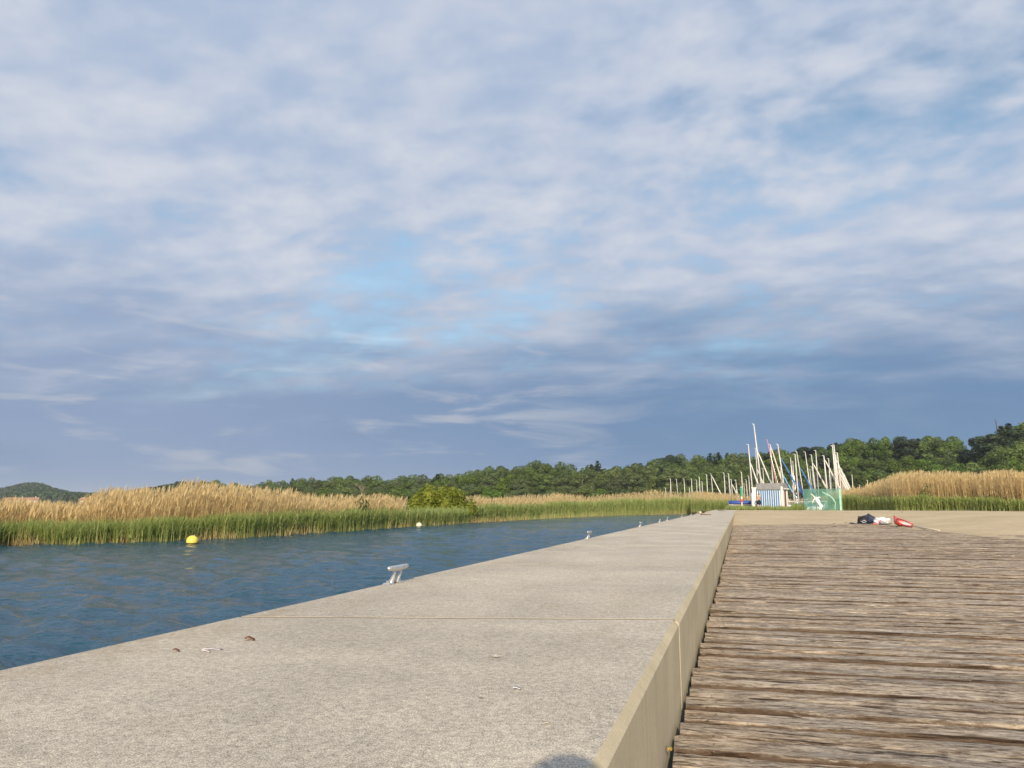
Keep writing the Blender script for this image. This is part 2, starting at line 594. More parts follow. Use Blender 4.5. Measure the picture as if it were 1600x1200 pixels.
M = {
    'slab': concrete_mat('pier_concrete_top', (0.585, 0.525, 0.435), True),
    'face': concrete_mat('pier_concrete_face', (0.54, 0.47, 0.33), False),
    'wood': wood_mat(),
    'sand': sand_mat(),
    'water': water_mat(),
    'meadow': ground_mat(),
    'dry_reed': leaf_mat('dry_reed', (0.52, 0.385, 0.175), (0.88, 0.725, 0.43), 0.52, True, 0.7, 0),
    'green_reed': leaf_mat('green_reed', (0.27, 0.36, 0.10), (0.60, 0.64, 0.26), 0.56, True, 0.6, 0),
    'leaf': leaf_mat('broad_leaf', (0.066, 0.118, 0.022), (0.180, 0.260, 0.058), 0.45),
    'leaf_olive': leaf_mat('olive_leaf', (0.090, 0.130, 0.040), (0.180, 0.235, 0.075), 0.45),
    'needle': leaf_mat('needle', (0.018, 0.036, 0.016), (0.040, 0.066, 0.026), 0.1),
    'bush_leaf': leaf_mat('bush_leaf', (0.17, 0.225, 0.016), (0.40, 0.46, 0.045), 0.5, False, 0.55, 0.1),
    'far_leaf': leaf_mat('far_leaf', (0.030, 0.055, 0.022), (0.065, 0.10, 0.035), 0.2, True, 0.7, 0),
    'bark': plain('bark', (0.10, 0.075, 0.055), 0.9, 0, 0.3, 8, 0.02),
    'pale_bark': plain('pale_bark', (0.36, 0.30, 0.23), 0.9, 0, 0.2, 8, 0.02),
    'steel': plain('galvanised_metal', (0.62, 0.60, 0.57), 0.32, 0.75, 0.15, 30, 0.001),
    'alu': plain('mast_aluminium', (0.70, 0.68, 0.63), 0.45, 0.15, 0.08, 3),
    'white': plain('white_paint', (0.78, 0.77, 0.74), 0.5, 0, 0.05, 3),
    'gel': plain('white_gelcoat', (0.80, 0.80, 0.78), 0.25, 0, 0.04, 3),
    'blue': plain('blue_paint', (0.055, 0.20, 0.45), 0.5, 0, 0.12, 4),
    'deep_blue': plain('deep_blue_canvas', (0.022, 0.065, 0.32), 0.55, 0, 0.15, 4),
    'light_blue': plain('pale_blue_canvas', (0.18, 0.42, 0.66), 0.6, 0, 0.1, 4),
    'red': plain('red_plastic', (0.75, 0.09, 0.055), 0.4, 0, 0.1, 6),
    'pink': plain('pink_canvas', (0.72, 0.30, 0.38), 0.6, 0, 0.1, 4),
    'orange': plain('orange_canvas', (0.70, 0.36, 0.13), 0.6, 0, 0.1, 4),
    'cream': plain('cream_paint', (0.70, 0.62, 0.45), 0.6, 0, 0.06, 4),
    'green': plain('green_paint', (0.05, 0.33, 0.18), 0.5, 0, 0.1, 4),
    'grey_roof': plain('grey_roof_felt', (0.24, 0.235, 0.235), 0.8, 0, 0.15, 3, 0.01),
    'brown': plain('brown_door', (0.16, 0.055, 0.03), 0.6, 0, 0.2, 3),
    'dark': plain('dark_fabric', (0.012, 0.012, 0.016), 0.75, 0, 0.3, 12, 0.004),
    'navy': plain('navy_fabric', (0.022, 0.030, 0.070), 0.75, 0, 0.3, 12, 0.004),
    'grey_cloth': plain('grey_cloth', (0.28, 0.27, 0.28), 0.85, 0, 0.2, 12, 0.004),
    'white_cloth': plain('white_cloth', (0.76, 0.72, 0.74), 0.8, 0, 0.08, 10, 0.004),
    'pink_cloth': plain('coral_cloth', (0.72, 0.22, 0.22), 0.8, 0, 0.1, 10, 0.004),
    'skin': plain('skin', (0.50, 0.29, 0.19), 0.55, 0, 0.08, 6),
    'hair': plain('dark_hair', (0.025, 0.016, 0.012), 0.6, 0, 0.2, 30),
    'net': net_mat(),
    'print': plain('white_print', (0.78, 0.80, 0.78), 0.7, 0, 0.08, 3),
    'pale_print': plain('pale_green_print', (0.32, 0.56, 0.46), 0.7, 0, 0.15, 2),
    'buoy': plain('yellow_buoy', (0.80, 0.64, 0.10), 0.4, 0, 0.10, 3),
    'pale_buoy': plain('pale_buoy', (0.80, 0.76, 0.56), 0.4, 0, 0.05, 3),
    'weed': plain('wet_weed', (0.05, 0.05, 0.015), 0.6, 0, 0.3, 9),
    'dead_leaf': plain('dead_leaf', (0.34, 0.17, 0.08), 0.8, 0, 0.3, 60),
    'yellow': plain('yellow_petal', (0.62, 0.42, 0.09), 0.7, 0, 0.2, 60),
    'driftwood': plain('driftwood', (0.20, 0.14, 0.08), 0.9, 0, 0.3, 20, 0.01),
    'house_wall': plain('house_wall', (0.62, 0.47, 0.36), 0.8, 0, 0.1, 0.3),
    'tile': plain('clay_tile', (0.38, 0.21, 0.13), 0.8, 0, 0.2, 0.6),
    'glass': plain('window_glass', (0.03, 0.035, 0.04), 0.1, 0, 0.1, 1),
    'seal': plain('joint_sealant', (0.17, 0.14, 0.11), 0.9, 0, 0.3, 12),
    'rusty': plain('rusty_screw', (0.22, 0.19, 0.17), 0.6, 0.3, 0.3, 40),
    'rubber': plain('dark_rubber', (0.02, 0.02, 0.02), 0.7, 0, 0.2, 10),
}

# ------------------------------------------------------------------ the setting
PIER_TOP, DECK_TOP = 0.90, 0.605
PIER_L, PIER_R = -1.97, -0.250
SHORE = [(-900, 905), (-420, 878), (-200, 864), (0, 852), (200, 847), (380, 840), (560, 828.5), (740, 817), (860, 810), (963, 805.6), (1081, 803), (1150, 801.5)]
SHORE_W = [on_plane(x, y, 0.0) for x, y in SHORE]
SHORE_AZ = np.array([math.atan2(p.x, p.y) for p in SHORE_W])
SHORE_D = np.array([math.hypot(p.x, p.y) for p in SHORE_W])

# tops of the skyline woods, as bearings
SKYLINE = [(-400, 768), (0, 767), (20, 764), (36, 760), (60, 760), (74, 765), (95, 769), (110, 771.5), (140, 772.5), (170, 773), (200, 770), (270, 760),
           (290, 755), (340, 752), (385, 757), (450, 750), (480, 749), (520, 745), (640, 742), (690, 741), (720, 737), (765, 729),
           (800, 728), (850, 720), (900, 727), (965, 727), (1010, 722), (1040, 713), (1080, 711), (1105, 713), (1130, 710), (1180, 713),
           (1230, 706), (1255, 704), (1290, 706), (1310, 701), (1350, 695), (1400, 693), (1490, 694), (1508, 704), (1525, 718),
           (1545, 714), (1560, 692), (1600, 683), (1700, 680), (2100, 690)]


def px_of_az(azv):
    # column of a bearing on the horizon
    a = azv + YAW
    return 800 + FPX * math.tan(a) / math.cos(PITCH)


def far_dist(px):
    return lerp_tab(px, [(0, 1500), (110, 1200), (200, 900), (290, 480), (450, 420), (520, 330), (800, 300), (1600, 300)])


def ground_z(x, y):
    d = math.hypot(x, y)
    azv = math.atan2(x, y)
    ds = float(np.interp(azv, SHORE_AZ, SHORE_D))
    if azv > SHORE_AZ[-1]:
        ds = 30.0
    z = -0.9 + 1.02 * float(sstep(d, ds - 2.0, ds + 1.2))
    px = px_of_az(max(-1.2, min(0.9, azv)))
    fd = far_dist(px)
    if d > 130:
        top = CAM_Z + (788 - lerp_tab(px, SKYLINE)) * fd / FPX
        base = max(2.4, top - (13.5 if px > 430 else (12.5 if px > 285 else 9.5)))
        z += (base - 0.1) * float(sstep(d, 0.52 * fd, fd))
    return z


az_list = list(np.radians(np.concatenate([np.arange(-110, -62, 6), np.arange(-62, 32, 0.5), np.arange(32, 100, 6)])))
rad = [4, 8, 12, 16, 19, 21, 23, 25, 27, 29, 31, 33, 36, 39, 43, 47, 52, 57, 63, 69, 76, 83, 91, 99, 105, 110, 116, 125, 140, 160, 180, 200, 215, 230, 245, 260, 275, 290, 305, 330, 360, 400, 450, 520, 600, 700, 800, 900, 1000, 1100, 1200, 1300, 1400, 1500, 1700, 2200, 3500, 6000]
GV, GF = [], []
for a in az_list:
    for d in rad:
        x, y = d * math.sin(a), d * math.cos(a)
        GV.append((x, y, ground_z(x, y)))
nr = len(rad)
for i in range(len(az_list) - 1):
    for j in range(nr - 1):
        GF.append((i * nr + j, i * nr + j + 1, (i + 1) * nr + j + 1, (i + 1) * nr + j))
tag(link('ground', np_mesh('ground', GV, GF, M['meadow'], smooth=True)), 'marshy meadow ground rising to wooded hills behind the reeds', kind='structure')

# lake: wind ripples as real relief, finer towards the pier
def spaced(a, b, h0, h1):
    out, xx = [a], a
    while xx < b:
        f = (xx - a) / (b - a)
        xx += h0 + (h1 - h0) * f
        out.append(min(xx, b))
    return np.array(out)
wx = -spaced(1.0, 150.0, 0.085, 1.1)
wy = np.concatenate([-spaced(0.0, 40.0, 0.25, 2.0)[::-1][:-1], spaced(0.0, 130.0, 0.10, 0.75)])
WX, WY = np.meshgrid(wx, wy, indexing='ij')
hx = np.gradient(wx)[:, None] * np.ones_like(WX)
hy = np.gradient(wy)[None, :] * np.ones_like(WX)
cell = np.maximum(np.abs(hx), np.abs(hy))
WZ = np.zeros_like(WX)
for k in range(60):
    lam = 0.28 * (1.5 / 0.28) ** rng.random()
    th = R(68) + rng.normal(0, 0.50)
    amp = 0.0105 * lam ** 0.9 * (0.5 + rng.random())
    ph = rng.random() * 6.28
    fade = np.clip(lam / (3.0 * cell) - 0.4, 0, 1)
    arg = 2 * np.pi / lam * (WX * math.cos(th) + WY * math.sin(th)) + ph
    WZ += amp * fade * (np.sin(arg) + 0.25 * np.sin(2 * arg + 1.5))
gust = 0.75 + 0.35 * np.sin(WX * 0.21 + WY * 0.13 + 1.0) * np.sin(WY * 0.17 - WX * 0.09)
WZ *= gust * 0.95 * (0.55 + 0.45 * np.exp(-np.hypot(WX, WY) / 18.0))
nx, ny = WX.shape
idx = np.arange(nx * ny).reshape(nx, ny)
WF = np.stack([idx[:-1, :-1].ravel(), idx[:-1, 1:].ravel(), idx[1:, 1:].ravel(), idx[1:, :-1].ravel()], 1)
tag(link('lake_water', np_mesh('lake_water', np.stack([WX.ravel(), WY.ravel(), WZ.ravel()], 1), WF, M['water'], smooth=True)), 'steel blue rippled lake water beside the concrete pier', kind='structure')

# sand
BORDER_PX = [(1120, 820.5), (1200, 820), (1340, 819), (1395, 822), (1430, 826.5), (1470, 830), (1520, 836), (1560, 841.5), (1600, 843.5), (1800, 862)]
BORD = [on_plane(x, y, DECK_TOP) for x, y in BORDER_PX]
BX = [p.x for p in BORD]
BY = [p.y for p in BORD]


def border_y(x):
    if x < BX[0]:
        return BY[0]
    i = int(np.argmax([b > x for b in BX])) if x < max(BX) else None
    # the border turns back towards the viewer on the far right: walk it as distance along the bearing instead
    return None


BAZ = np.array([math.atan2(p.x, p.y) for p in BORD])
BD = np.array([math.hypot(p.x, p.y) for p in BORD])


def sand_z(x, y):
    azv = math.atan2(x, y)
    d = math.hypot(x, y)
    s = d - float(np.interp(azv, BAZ, BD)) if azv > BAZ[0] else d - BD[0]
    z = DECK_TOP - 0.045 + 0.05 * float(sstep(s, -1.0, 0.3)) + 0.26 * float(sstep(s, 0.0, 17.0))
    z -= 0.17 * float(sstep(d, 60, 90))
    z -= 0.30 * float(sstep(d, 95, 140))
    return z


def hash_noise(x, y):
    return math.sin(x * 1.7 + 0.6 * math.sin(y * 1.1)) * math.sin(y * 1.3 + 0.8 * math.sin(x * 0.9))


s_az = list(np.radians(np.concatenate([np.arange(-6.2, 24, 0.30), np.arange(24, 62, 3)])))
s_d = np.concatenate([np.arange(-1.2, 4, 0.22), np.arange(4, 20, 0.8), np.arange(20, 104, 2.5)])
SV, SF = [], []
for a in s_az:
    b0 = float(np.interp(a, BAZ, BD))
    for s in s_d:
        d = b0 + s
        x, y = d * math.sin(a), d * math.cos(a)
        k = float(sstep(s, -0.6, 1.5))
        z = sand_z(x, y) + 0.018 * hash_noise(x * 1.3, y * 1.3) * (0.4 + 0.6 * k) + 0.008 * hash_noise(x * 5 + 2, y * 4) + 0.02 * hash_noise(x * 0.4, y * 0.3)
        z -= 1.6 * float(sstep(PIER_L + 0.25 - x, 0.0, 2.6))
        if x < PIER_R + 0.03 and y < 62:
            z = min(z, PIER_TOP - 0.10)
        SV.append((x, y, z))
ns = len(s_d)
for i in range(len(s_az) - 1):
    for j in range(ns - 1):
        SF.append((i * ns + j, i * ns + j + 1, (i + 1) * ns + j + 1, (i + 1) * ns + j))
tag(link('sand_beach', np_mesh('sand_beach', SV, SF, M['sand'], smooth=True)), 'pale sandy beach between the deck and the reeds', kind='structure')

# ------------------------------------------------------------------ concrete pier
pier = thing('concrete_pier', 'long pale concrete pier of wide slabs between lake and timber deck', 'pier', ((PIER_L + PIER_R) / 2, 0, 0))
PITCH_SLAB, GAP = 2.74, 0.026
W2 = (PIER_R - PIER_L) / 2
SKEW = math.tan(R(14.5))                        # the joints run slightly askew across the pier
for k in range(-2, 23):
    y0 = 3.10 + (k - 1) * PITCH_SLAB + GAP / 2
    y1 = y0 + PITCH_SLAB - GAP
    dz = random.uniform(-0.0003, 0.0003)
    ch, ce = 0.020, 0.002
    top = PIER_TOP + dz
    mb = MB()
    # profile across the pier: left foot, left arris, top, right chamfer, right foot
    prof = [(-W2, -0.95), (-W2, top - 0.010), (-W2 + 0.010, top), (W2 - ch, top), (W2, top - ch), (W2, -0.95)]
    secs = []
    for y, inset in ((y0, ce), (y0 + ce, 0), (y1 - ce, 0), (y1, ce)):
        sec = []
        for (x, z) in prof:
            sec.append((x * (1 if inset == 0 else 1 - 0.002), y + SKEW * (x - W2), z - (inset if z > 0 else 0)))
        secs.append(sec)
    mb.loft(secs, close=True)
    me = mb.mesh('slab', M['slab'])
    me.materials.append(M['face'])
    for p in me.polygons:
        p.material_index = 0 if p.normal.z > 0.9 else 1
    link('slab', me, pier)
    MB().box((0, y0 - GAP / 2 - SKEW * W2, top / 2 - 0.30 - 0.0012), ((2 * W2 - 0.012) / math.cos(R(14.5)) - 0.02, GAP + 0.002, top + 0.60), Matrix.Rotation(R(14.5), 3, 'Z')).build('joint_seal', M['seal'], pier)

# ------------------------------------------------------------------ timber deck
deck = thing('timber_deck', 'weathered brown timber boardwalk of rough planks beside the pier wall', 'deck', (PIER_R, 0, DECK_TOP))
PL_X0, PL_X1, PL_PITCH, PL_T = 0.014, 7.4, 0.172, 0.042
PL_SKEW = R(3.2)                               # the planks run slightly askew to the pier wall


def plank_mesh(seed):
    r = random.Random(seed)
    mb = MB()
    nseg = 46
    xs = []
    for i in range(nseg + 1):
        f = i / nseg
        xs.append(PL_X0 + (PL_X1 - PL_X0) * f ** 1.6)
    wdt = PL_PITCH - 0.019
    ph = [r.uniform(0, 6.28) for _ in range(6)]
    secs = []
    for i, x in enumerate(xs):
        e0 = 0.0035 * math.sin(x * 3.1 + ph[0]) + r.uniform(-0.003, 0.003)
        e1 = 0.0035 * math.sin(x * 2.3 + ph[1]) + r.uniform(-0.003, 0.003)
        h = 0.0035 * math.sin(x * 1.3 + ph[2])
        cup = 0.004 * math.sin(ph[3])
        ya, yb = -wdt / 2 + e0, wdt / 2 + e1
        top = []
        for f, dzz in ((0.0, -0.012), (0.04, -0.003), (0.10, 0.0), (0.30, cup), (0.5, cup * 1.3), (0.7, cup), (0.90, 0.0), (0.96, -0.003), (1.0, -0.012)):
            j = r.uniform(-0.0018, 0.0018)
            top.append((x, ya + (yb - ya) * f, h + dzz + j))
        secs.append([(x, ya, -PL_T)] + top + [(x, yb, -PL_T)])
    mb.loft(secs, close=True)
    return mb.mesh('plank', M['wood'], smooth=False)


plank_meshes = [plank_mesh(s) for s in range(14)]
n_pl = 0
y = -1.6
while y < 33.0:
    me = plank_meshes[(n_pl * 5 + int(3 * random.random())) % len(plank_meshes)]
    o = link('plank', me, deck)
    o.location = (random.uniform(0.0, 0.014) + (0.02 if random.random() < 0.12 else 0), y, random.uniform(-0.008, 0.004) - 0.002)
    o.rotation_euler = (random.uniform(-0.035, 0.035), random.uniform(-0.0006, 0.0006), PL_SKEW + random.uniform(-0.0012, 0.0012))
    if random.random() < 0.5:
        o.scale = (1, -1, 1)
    y += PL_PITCH + random.uniform(-0.002, 0.004)
    n_pl += 1
for jx in (0.12, 1.16, 2.35, 3.55, 4.75, 5.95, 7.05):        # joists under the planks
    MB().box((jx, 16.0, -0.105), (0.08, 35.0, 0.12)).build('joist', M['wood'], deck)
smb = MB()
for jx in (0.12, 1.16, 2.35):
    for i in range(n_pl):
        yy = -1.2 + i * (PL_PITCH + 0.001)
        if yy < 1.2 or yy > 12:
            continue
        for q in (-0.045, 0.045):
            smb.ball((jx + random.uniform(-0.02, 0.02), yy + q + jx * math.tan(PL_SKEW), -0.001), 0.0042, 6, 4, (1, 1, 0.5))
tag(smb.build('screw_heads', M['rusty'], deck, True), kind='stuff')

# ------------------------------------------------------------------ mooring cleats along the lake edge
def cleat_parts(root, horn=True):
    for s in (-1, 1):
        mb = MB()
        mb.tube([(-0.012, s * 0.034, 0.0), (-0.010, s * 0.034, 0.012), (0.0, s * 0.034, 0.035), (0.010, s * 0.036, 0.060), (0.014, s * 0.036, 0.082)], [0.021, 0.017, 0.012, 0.0095, 0.011], 12)
        mb.build('leg', M['steel'], root, True)
        mb = MB()
        mb.box((-0.012, s * 0.066, 0.004), (0.046, 0.055, 0.008), taper=0.85)
        f = mb.build('foot', M['steel'], root)
        MB().tube([(-0.012, s * 0.077, 0.007), (-0.012, s * 0.077, 0.020)], [0.009, 0.008], 6).build('bolt', M['steel'], f)
    if horn:
        prof = [(-0.125, 0.004), (-0.121, 0.010), (-0.10, 0.0135), (-0.05, 0.0165), (0, 0.0175), (0.05, 0.0165), (0.10, 0.0135), (0.121, 0.010), (0.125, 0.004)]
        MB().tube([(0.015, p[0], 0.086 + 0.10 * abs(p[0]) ** 1.4) for p in prof], [p[1] for p in prof], 14).build('horn', M['steel'], root, True)


cl_labels = {0: 'shiny metal mooring cleat standing on the pier edge before the first slab joint beyond the wide front slab',
             1: 'metal mooring cleat on the pier edge, second one along towards the beach'}
cpix = [(618, 911.5, True), (905, 842, True), (991, 823.5, True), (1021, 816.5, False), (1034, 813.8, True), (1059, 808.6, True), (1075, 805.3, True), (1087, 803.0, True)]
names = ['shiny metal mooring cleat on the pier edge beside the open lake, next to a joint',
         'metal mooring cleat on the pier edge, second along the row towards the beach',
         'metal mooring cleat on the pier edge, third along the row towards the beach',
         'broken mooring cleat on the pier edge with two bare stumps and no bar',
         'metal mooring cleat on the pier edge directly beyond the broken bare stumps',
         'metal mooring cleat on the pier edge, sixth along the row towards the beach',
         'metal mooring cleat on the pier edge, seventh along the row towards the beach',
         'metal mooring cleat on the pier edge, last of the row by the driftwood']
for (px, py, horn), lb in zip(cpix, names):
    q = on_plane(px, py, PIER_TOP)
    t = thing('mooring_cleat', lb, 'cleat', (PIER_L + 0.052, q.y, PIER_TOP + 0.001), random.uniform(-0.04, 0.04), 'mooring cleats along the lake edge of the pier')
    cleat_parts(t, horn)

# ------------------------------------------------------------------ litter on the pier
def flake(name, px, py, L, Wd, mat, label, cat, rz, lift=0.004, z=PIER_TOP):
    q = on_plane(px, py, z)
    mb = MB()
    n = 7
    secs = []
    for i in range(n):
        f = i / (n - 1)
        wv = Wd / 2 * math.sin(math.pi * (0.06 + 0.88 * f)) * (1 + 0.15 * math.sin(9 * f))
        zc = lift * (0.6 * math.sin(math.pi * f * 1.7) + 0.5)
        secs.append([((f - 0.5) * L, -wv, zc + lift * 0.7), ((f - 0.5) * L, 0, zc), ((f - 0.5) * L, wv, zc + lift * 0.8), ((f - 0.5) * L, 0, zc - 0.0015)])
    mb.loft(secs, close=True)
    o = mb.build(name, mat, None, True)
    o.location = (q.x, q.y, z + 0.0035)
    o.rotation_euler = (0, 0, rz)
    return tag(o, label, cat)


flake('dead_leaf', 390, 1001.5, 0.034, 0.022, M['dead_leaf'], 'curled rust brown dead leaf lying on the front pier slab', 'leaf', 0.3, 0.006)
flake('dead_leaf', 275, 1019, 0.022, 0.012, M['dead_leaf'], 'tiny dull brown leaf scrap beside the pale feather', 'leaf', 0.2)
flake('feather', 332, 1017, 0.060, 0.010, M['white_cloth'], 'thin pale feather lying on the front pier slab near brown leaf', 'feather', 0.55, 0.003)
flake('feather', 322, 1020, 0.030, 0.006, M['white_cloth'], 'short pale wisp of down beside the long feather', 'feather', 0.15, 0.003)
flake('paper_scrap', 808, 1078.5, 0.021, 0.014, M['white'], 'small bright white paper scrap on the grainy front slab', 'paper', YAW, 0.003)
flake('yellow_leaf', 1046, 1177, 0.024, 0.020, M['yellow'], 'small curled yellow leaf on the deck against the pier wall', 'leaf', 1.2, 0.010, DECK_TOP + 0.004)
flake('dried_leaf', 855, 1133, 0.012, 0.009, M['cream'], 'faint cream leaf crumb on the grainy front slab', 'leaf', 0.7, 0.002)
for (px, py, L, Wd) in ((912, 862, 0.12, 0.02), (972, 850.5, 0.07, 0.014), (1048, 885.5, 0.05, 0.012), (985, 895.5, 0.05, 0.012), (1098, 831.5, 0.09, 0.03), (1071, 809.7, 0.14, 0.05)):
    o = flake('dropping', px, py, L, Wd, M['white_cloth'], 'dried white bird dropping streak on the pier slabs', 'dropping', random.uniform(-0.1, 0.2), 0.0012)
    o['group'] = 'bird droppings on the pier'
# shallow chip with raised rim
q = on_plane(775, 1027, PIER_TOP)
mb = MB()
ring = []
for i in range(16):
    th = 2 * math.pi * i / 16
    rr = 0.011 * (1 + 0.15 * math.sin(3 * th))
    ring.append(((rr * math.cos(th), rr * 0.8 * math.sin(th)), th))
secs = [[(p[0] * k, p[1] * k, zz) for p, th in ring] for k, zz in ((1.35, 0.0), (1.1, 0.0025), (0.85, 0.002), (0.7, 0.0006), (0.02, 0.0004))]
mb.loft(secs, close=True, caps=False)
o = mb.build('anchor_plug', M['slab'], None, True)
o.location = (q.x, q.y, PIER_TOP + 0.0035)
tag(o, 'round sunken plug in the grainy front slab of the pier', 'plug')

# driftwood and stones near the far end of the pier
def stick(px, py, L, r0, rz, label, mat='driftwood'):
    q = on_plane(px, py, PIER_TOP)
    pts, rad_ = [], []
    for i in range(7):
        f = i / 6
        pts.append(((f - 0.5) * L, 0.04 * L * math.sin(5 * f), r0 + 0.02 * L * math.sin(3 * f + 1)))
        rad_.append(r0 * (1 - 0.5 * f))
    o = MB().tube(pts, rad_, 7).build('driftwood_stick', M[mat], None, True)
    o.location = (q.x, q.y, PIER_TOP + 0.002)
    o.rotation_euler = (0, 0, rz)
    return tag(o, label, 'stick', 'driftwood on the far pier')


stick(1103, 805.3, 0.42, 0.035, 0.1, 'stout brown driftwood stick lying across the far pier slabs')
stick(1128, 798.6, 0.50, 0.022, 0.2, 'thin dark driftwood stick at the beach end of the pier', 'weed')
for (px, py, r0, mt, lb) in ((1098, 801.6, 0.11, 'weed', 'dark clump of dried weed on the far pier edge beside a pale stone'), (1094, 801.9, 0.075, 'cream', 'pale rounded stone on the far pier edge beside dark weed')):
    q = on_plane(px, py, PIER_TOP)
    bm = bmesh.new()
    bmesh.ops.create_icosphere(bm, subdivisions=3, radius=r0)
    for v in bm.verts:
        v.co *= 1 + 0.22 * hash_noise(v.co.x * 40 + 3, v.co.y * 40 + v.co.z * 31)
        v.co.z = v.co.z * 0.6
    me = bpy.data.meshes.new('stone')
    bm.to_mesh(me)
    bm.free()
    me.materials.append(M[mt])
    o = link('weed_clump' if mt == 'weed' else 'stone', me)
    o.location = (q.x, q.y, PIER_TOP + r0 * 0.55)
    tag(o, lb, 'weed' if mt == 'weed' else 'stone')

# ------------------------------------------------------------------ buoys
def buoy(px, py, r, mat, label):
    q = on_plane(px, py, 0.0)
    t = thing('mooring_buoy', label, 'buoy', (q.x, q.y, -0.02), 0.4)
    mb = MB()
    mb.ball((0, 0, r * 0.62), r, 28, 18, (1, 1, 0.97))
    b = mb.build('float', mat, t, True)
    secs = []
    for i in range(28):
        pass
    band = MB()
    ring = [(math.cos(2 * math.pi * i / 28), math.sin(2 * math.pi * i / 28)) for i in range(28)]
    band.loft([[(x * r * k, y * r * k, z) for x, y in ring] for k, z in ((0.86, 0.10 * r), (0.955, 0.24 * r), (0.975, 0.30 * r), (0.93, 0.32 * r))], close=True, caps=False)
    band.build('waterline_scum', M['weed'], t, True)
    MB().tube([(r * 0.35, 0, r * 1.48), (r * 0.37, 0, r * 1.60), (r * 0.28, 0, r * 1.68), (r * 0.2, 0, r * 1.60), (r * 0.2, 0, r * 1.5)], 0.012, 6).build('eye', M['steel'], t, True)


buoy(300, 850, 0.195, M['buoy'], 'yellow round mooring buoy afloat off the taller reeds')
buoy(654.5, 823.2, 0.175, M['pale_buoy'], 'pale cream round mooring buoy afloat before the green bush')

# ------------------------------------------------------------------ reeds
def shore_sample(px):
    ys = lerp_tab(px, SHORE)
    return on_plane(px, ys, 0.0)


TAN_TOP = [(-420, 780), (-200, 788), (0, 789), (60, 790), (110, 789), (150, 778), (200, 770), (260, 767), (340, 763), (385, 765), (430, 774), (480, 777), (560, 780), (640, 779), (740, 779), (860, 776), (963, 775), (1040, 769), (1100, 772), (1150, 776)]
GRN_TOP = [(-420, 815), (0, 818), (150, 818), (300, 812), (400, 806), (560, 800), (640, 797), (740, 793), (860, 787), (963, 782), (1060, 779), (1150, 780)]


def ribbons(base, height, width, lean, segs, yaw, curve):
    """vectorised tapered ribbons; returns verts (N, 2*(segs+1), 3)"""
    N = len(base)
    side = np.stack([np.cos(yaw), np.sin(yaw), np.zeros(N)], 1)
    P = np.zeros((N, segs + 1, 2, 3), np.float32)
    for k in range(segs + 1):
        f = k / segs
        c = base + np.stack([lean[:, 0] * f ** curve, lean[:, 1] * f ** curve, height * f], 1)
        wv = width * (1 - 0.75 * f)
        P[:, k, 0] = c - side * (wv / 2)[:, None]
        P[:, k, 1] = c + side * (wv / 2)[:, None]
    return P


def ribbon_faces(N, segs, off):
    base = np.arange(N)[:, None] * (2 * (segs + 1)) + off
    fs = []
    for k in range(segs):
        fs.append(np.stack([base[:, 0] + 2 * k, base[:, 0] + 2 * k + 1, base[:, 0] + 2 * k + 3, base[:, 0] + 2 * k + 2], 1))
    return np.concatenate(fs)


class Ribbons:
    def __init__(s):
        s.V, s.F, s.A, s.n = [], [], [], 0

    def add(s, P, tint):
        N, sg = P.shape[0], P.shape[1] - 1
        s.F.append(ribbon_faces(N, sg, s.n))
        V = P.reshape(-1, 3)
        s.V.append(V)
        s.A.append(np.repeat(tint, P.shape[1] * 2))
        s.n += len(V)

    def obj(s, name, mat):
        me = np_mesh(name, np.concatenate(s.V), np.concatenate(s.F), mat, np.concatenate(s.A))
        return link(name, me)


def patch_noise(u, seed):
    r = np.random.default_rng(seed)
    v = np.zeros_like(u)
    for k in range(7):
        fr = 0.12 * 1.9 ** k
        v += np.sin(u * fr * 2 * np.pi + r.random() * 6.28) * 0.6 ** k
    return v


def dry_reeds(R_, base, height, wmul, seed):
    N = len(base)
    r = np.random.default_rng(seed)
    yaw = r.random(N) * np.pi
    lean = np.stack([r.normal(0.04, 0.07, N), r.normal(0.02, 0.07, N)], 1) * height[:, None]
    width = (0.010 + 0.008 * r.random(N)) * wmul
    tint = np.clip(r.normal(0.55, 0.24, N), 0, 1)
    R_.add(ribbons(base, height, width, lean, 3, yaw, 1.7), tint)
    tip = base + np.stack([lean[:, 0], lean[:, 1], height], 1)
    # plume: a drooping tuft at the tip, as two crossed ribbons
    for q in range(2):
        sel = r.random(N) < 0.42
        b = tip[sel] - np.array([0, 0, 0.03])
        n = sel.sum()
        h = 0.18 + 0.16 * r.random(n)
        ln = np.stack([0.07 + r.normal(0, 0.05, n), r.normal(0, 0.06, n)], 1)
        Pm = ribbons(b, h, np.full(n, 1.0), ln, 3, r.random(n) * np.pi, 2.0)
        prof = [0.010, 0.034, 0.026, 0.005]
        for k in range(4):
            c = (Pm[:, k, 0] + Pm[:, k, 1]) / 2
            dv = Pm[:, k, 1] - Pm[:, k, 0]
            dv /= np.linalg.norm(dv, axis=1)[:, None]
            ww = prof[k] * (0.8 + 0.3 * wmul[sel])
            Pm[:, k, 0] = c - dv * (ww / 2)[:, None]
            Pm[:, k, 1] = c + dv * (ww / 2)[:, None]
        R_.add(Pm, np.clip(tint[sel] * 0.6 + 0.05 + 0.2 * r.random(n), 0, 1))
    # dry leaves along the stalk
    for q in range(3):
        f = 0.25 + 0.55 * r.random(N)
        b = base + np.stack([lean[:, 0] * f ** 1.7, lean[:, 1] * f ** 1.7, height * f], 1)
        L = 0.22 + 0.25 * r.random(N)
        a = r.random(N) * 2 * np.pi
        out_ = L * (0.3 + 0.5 * r.random(N))
        R_.add(ribbons(b, L * (0.7 - 0.9 * r.random(N) ** 2), width * 1.5, np.stack([np.cos(a) * out_, np.sin(a) * out_], 1), 2, a + np.pi / 2, 1.3), np.clip(tint + r.normal(0.05, 0.15, N), 0, 1))


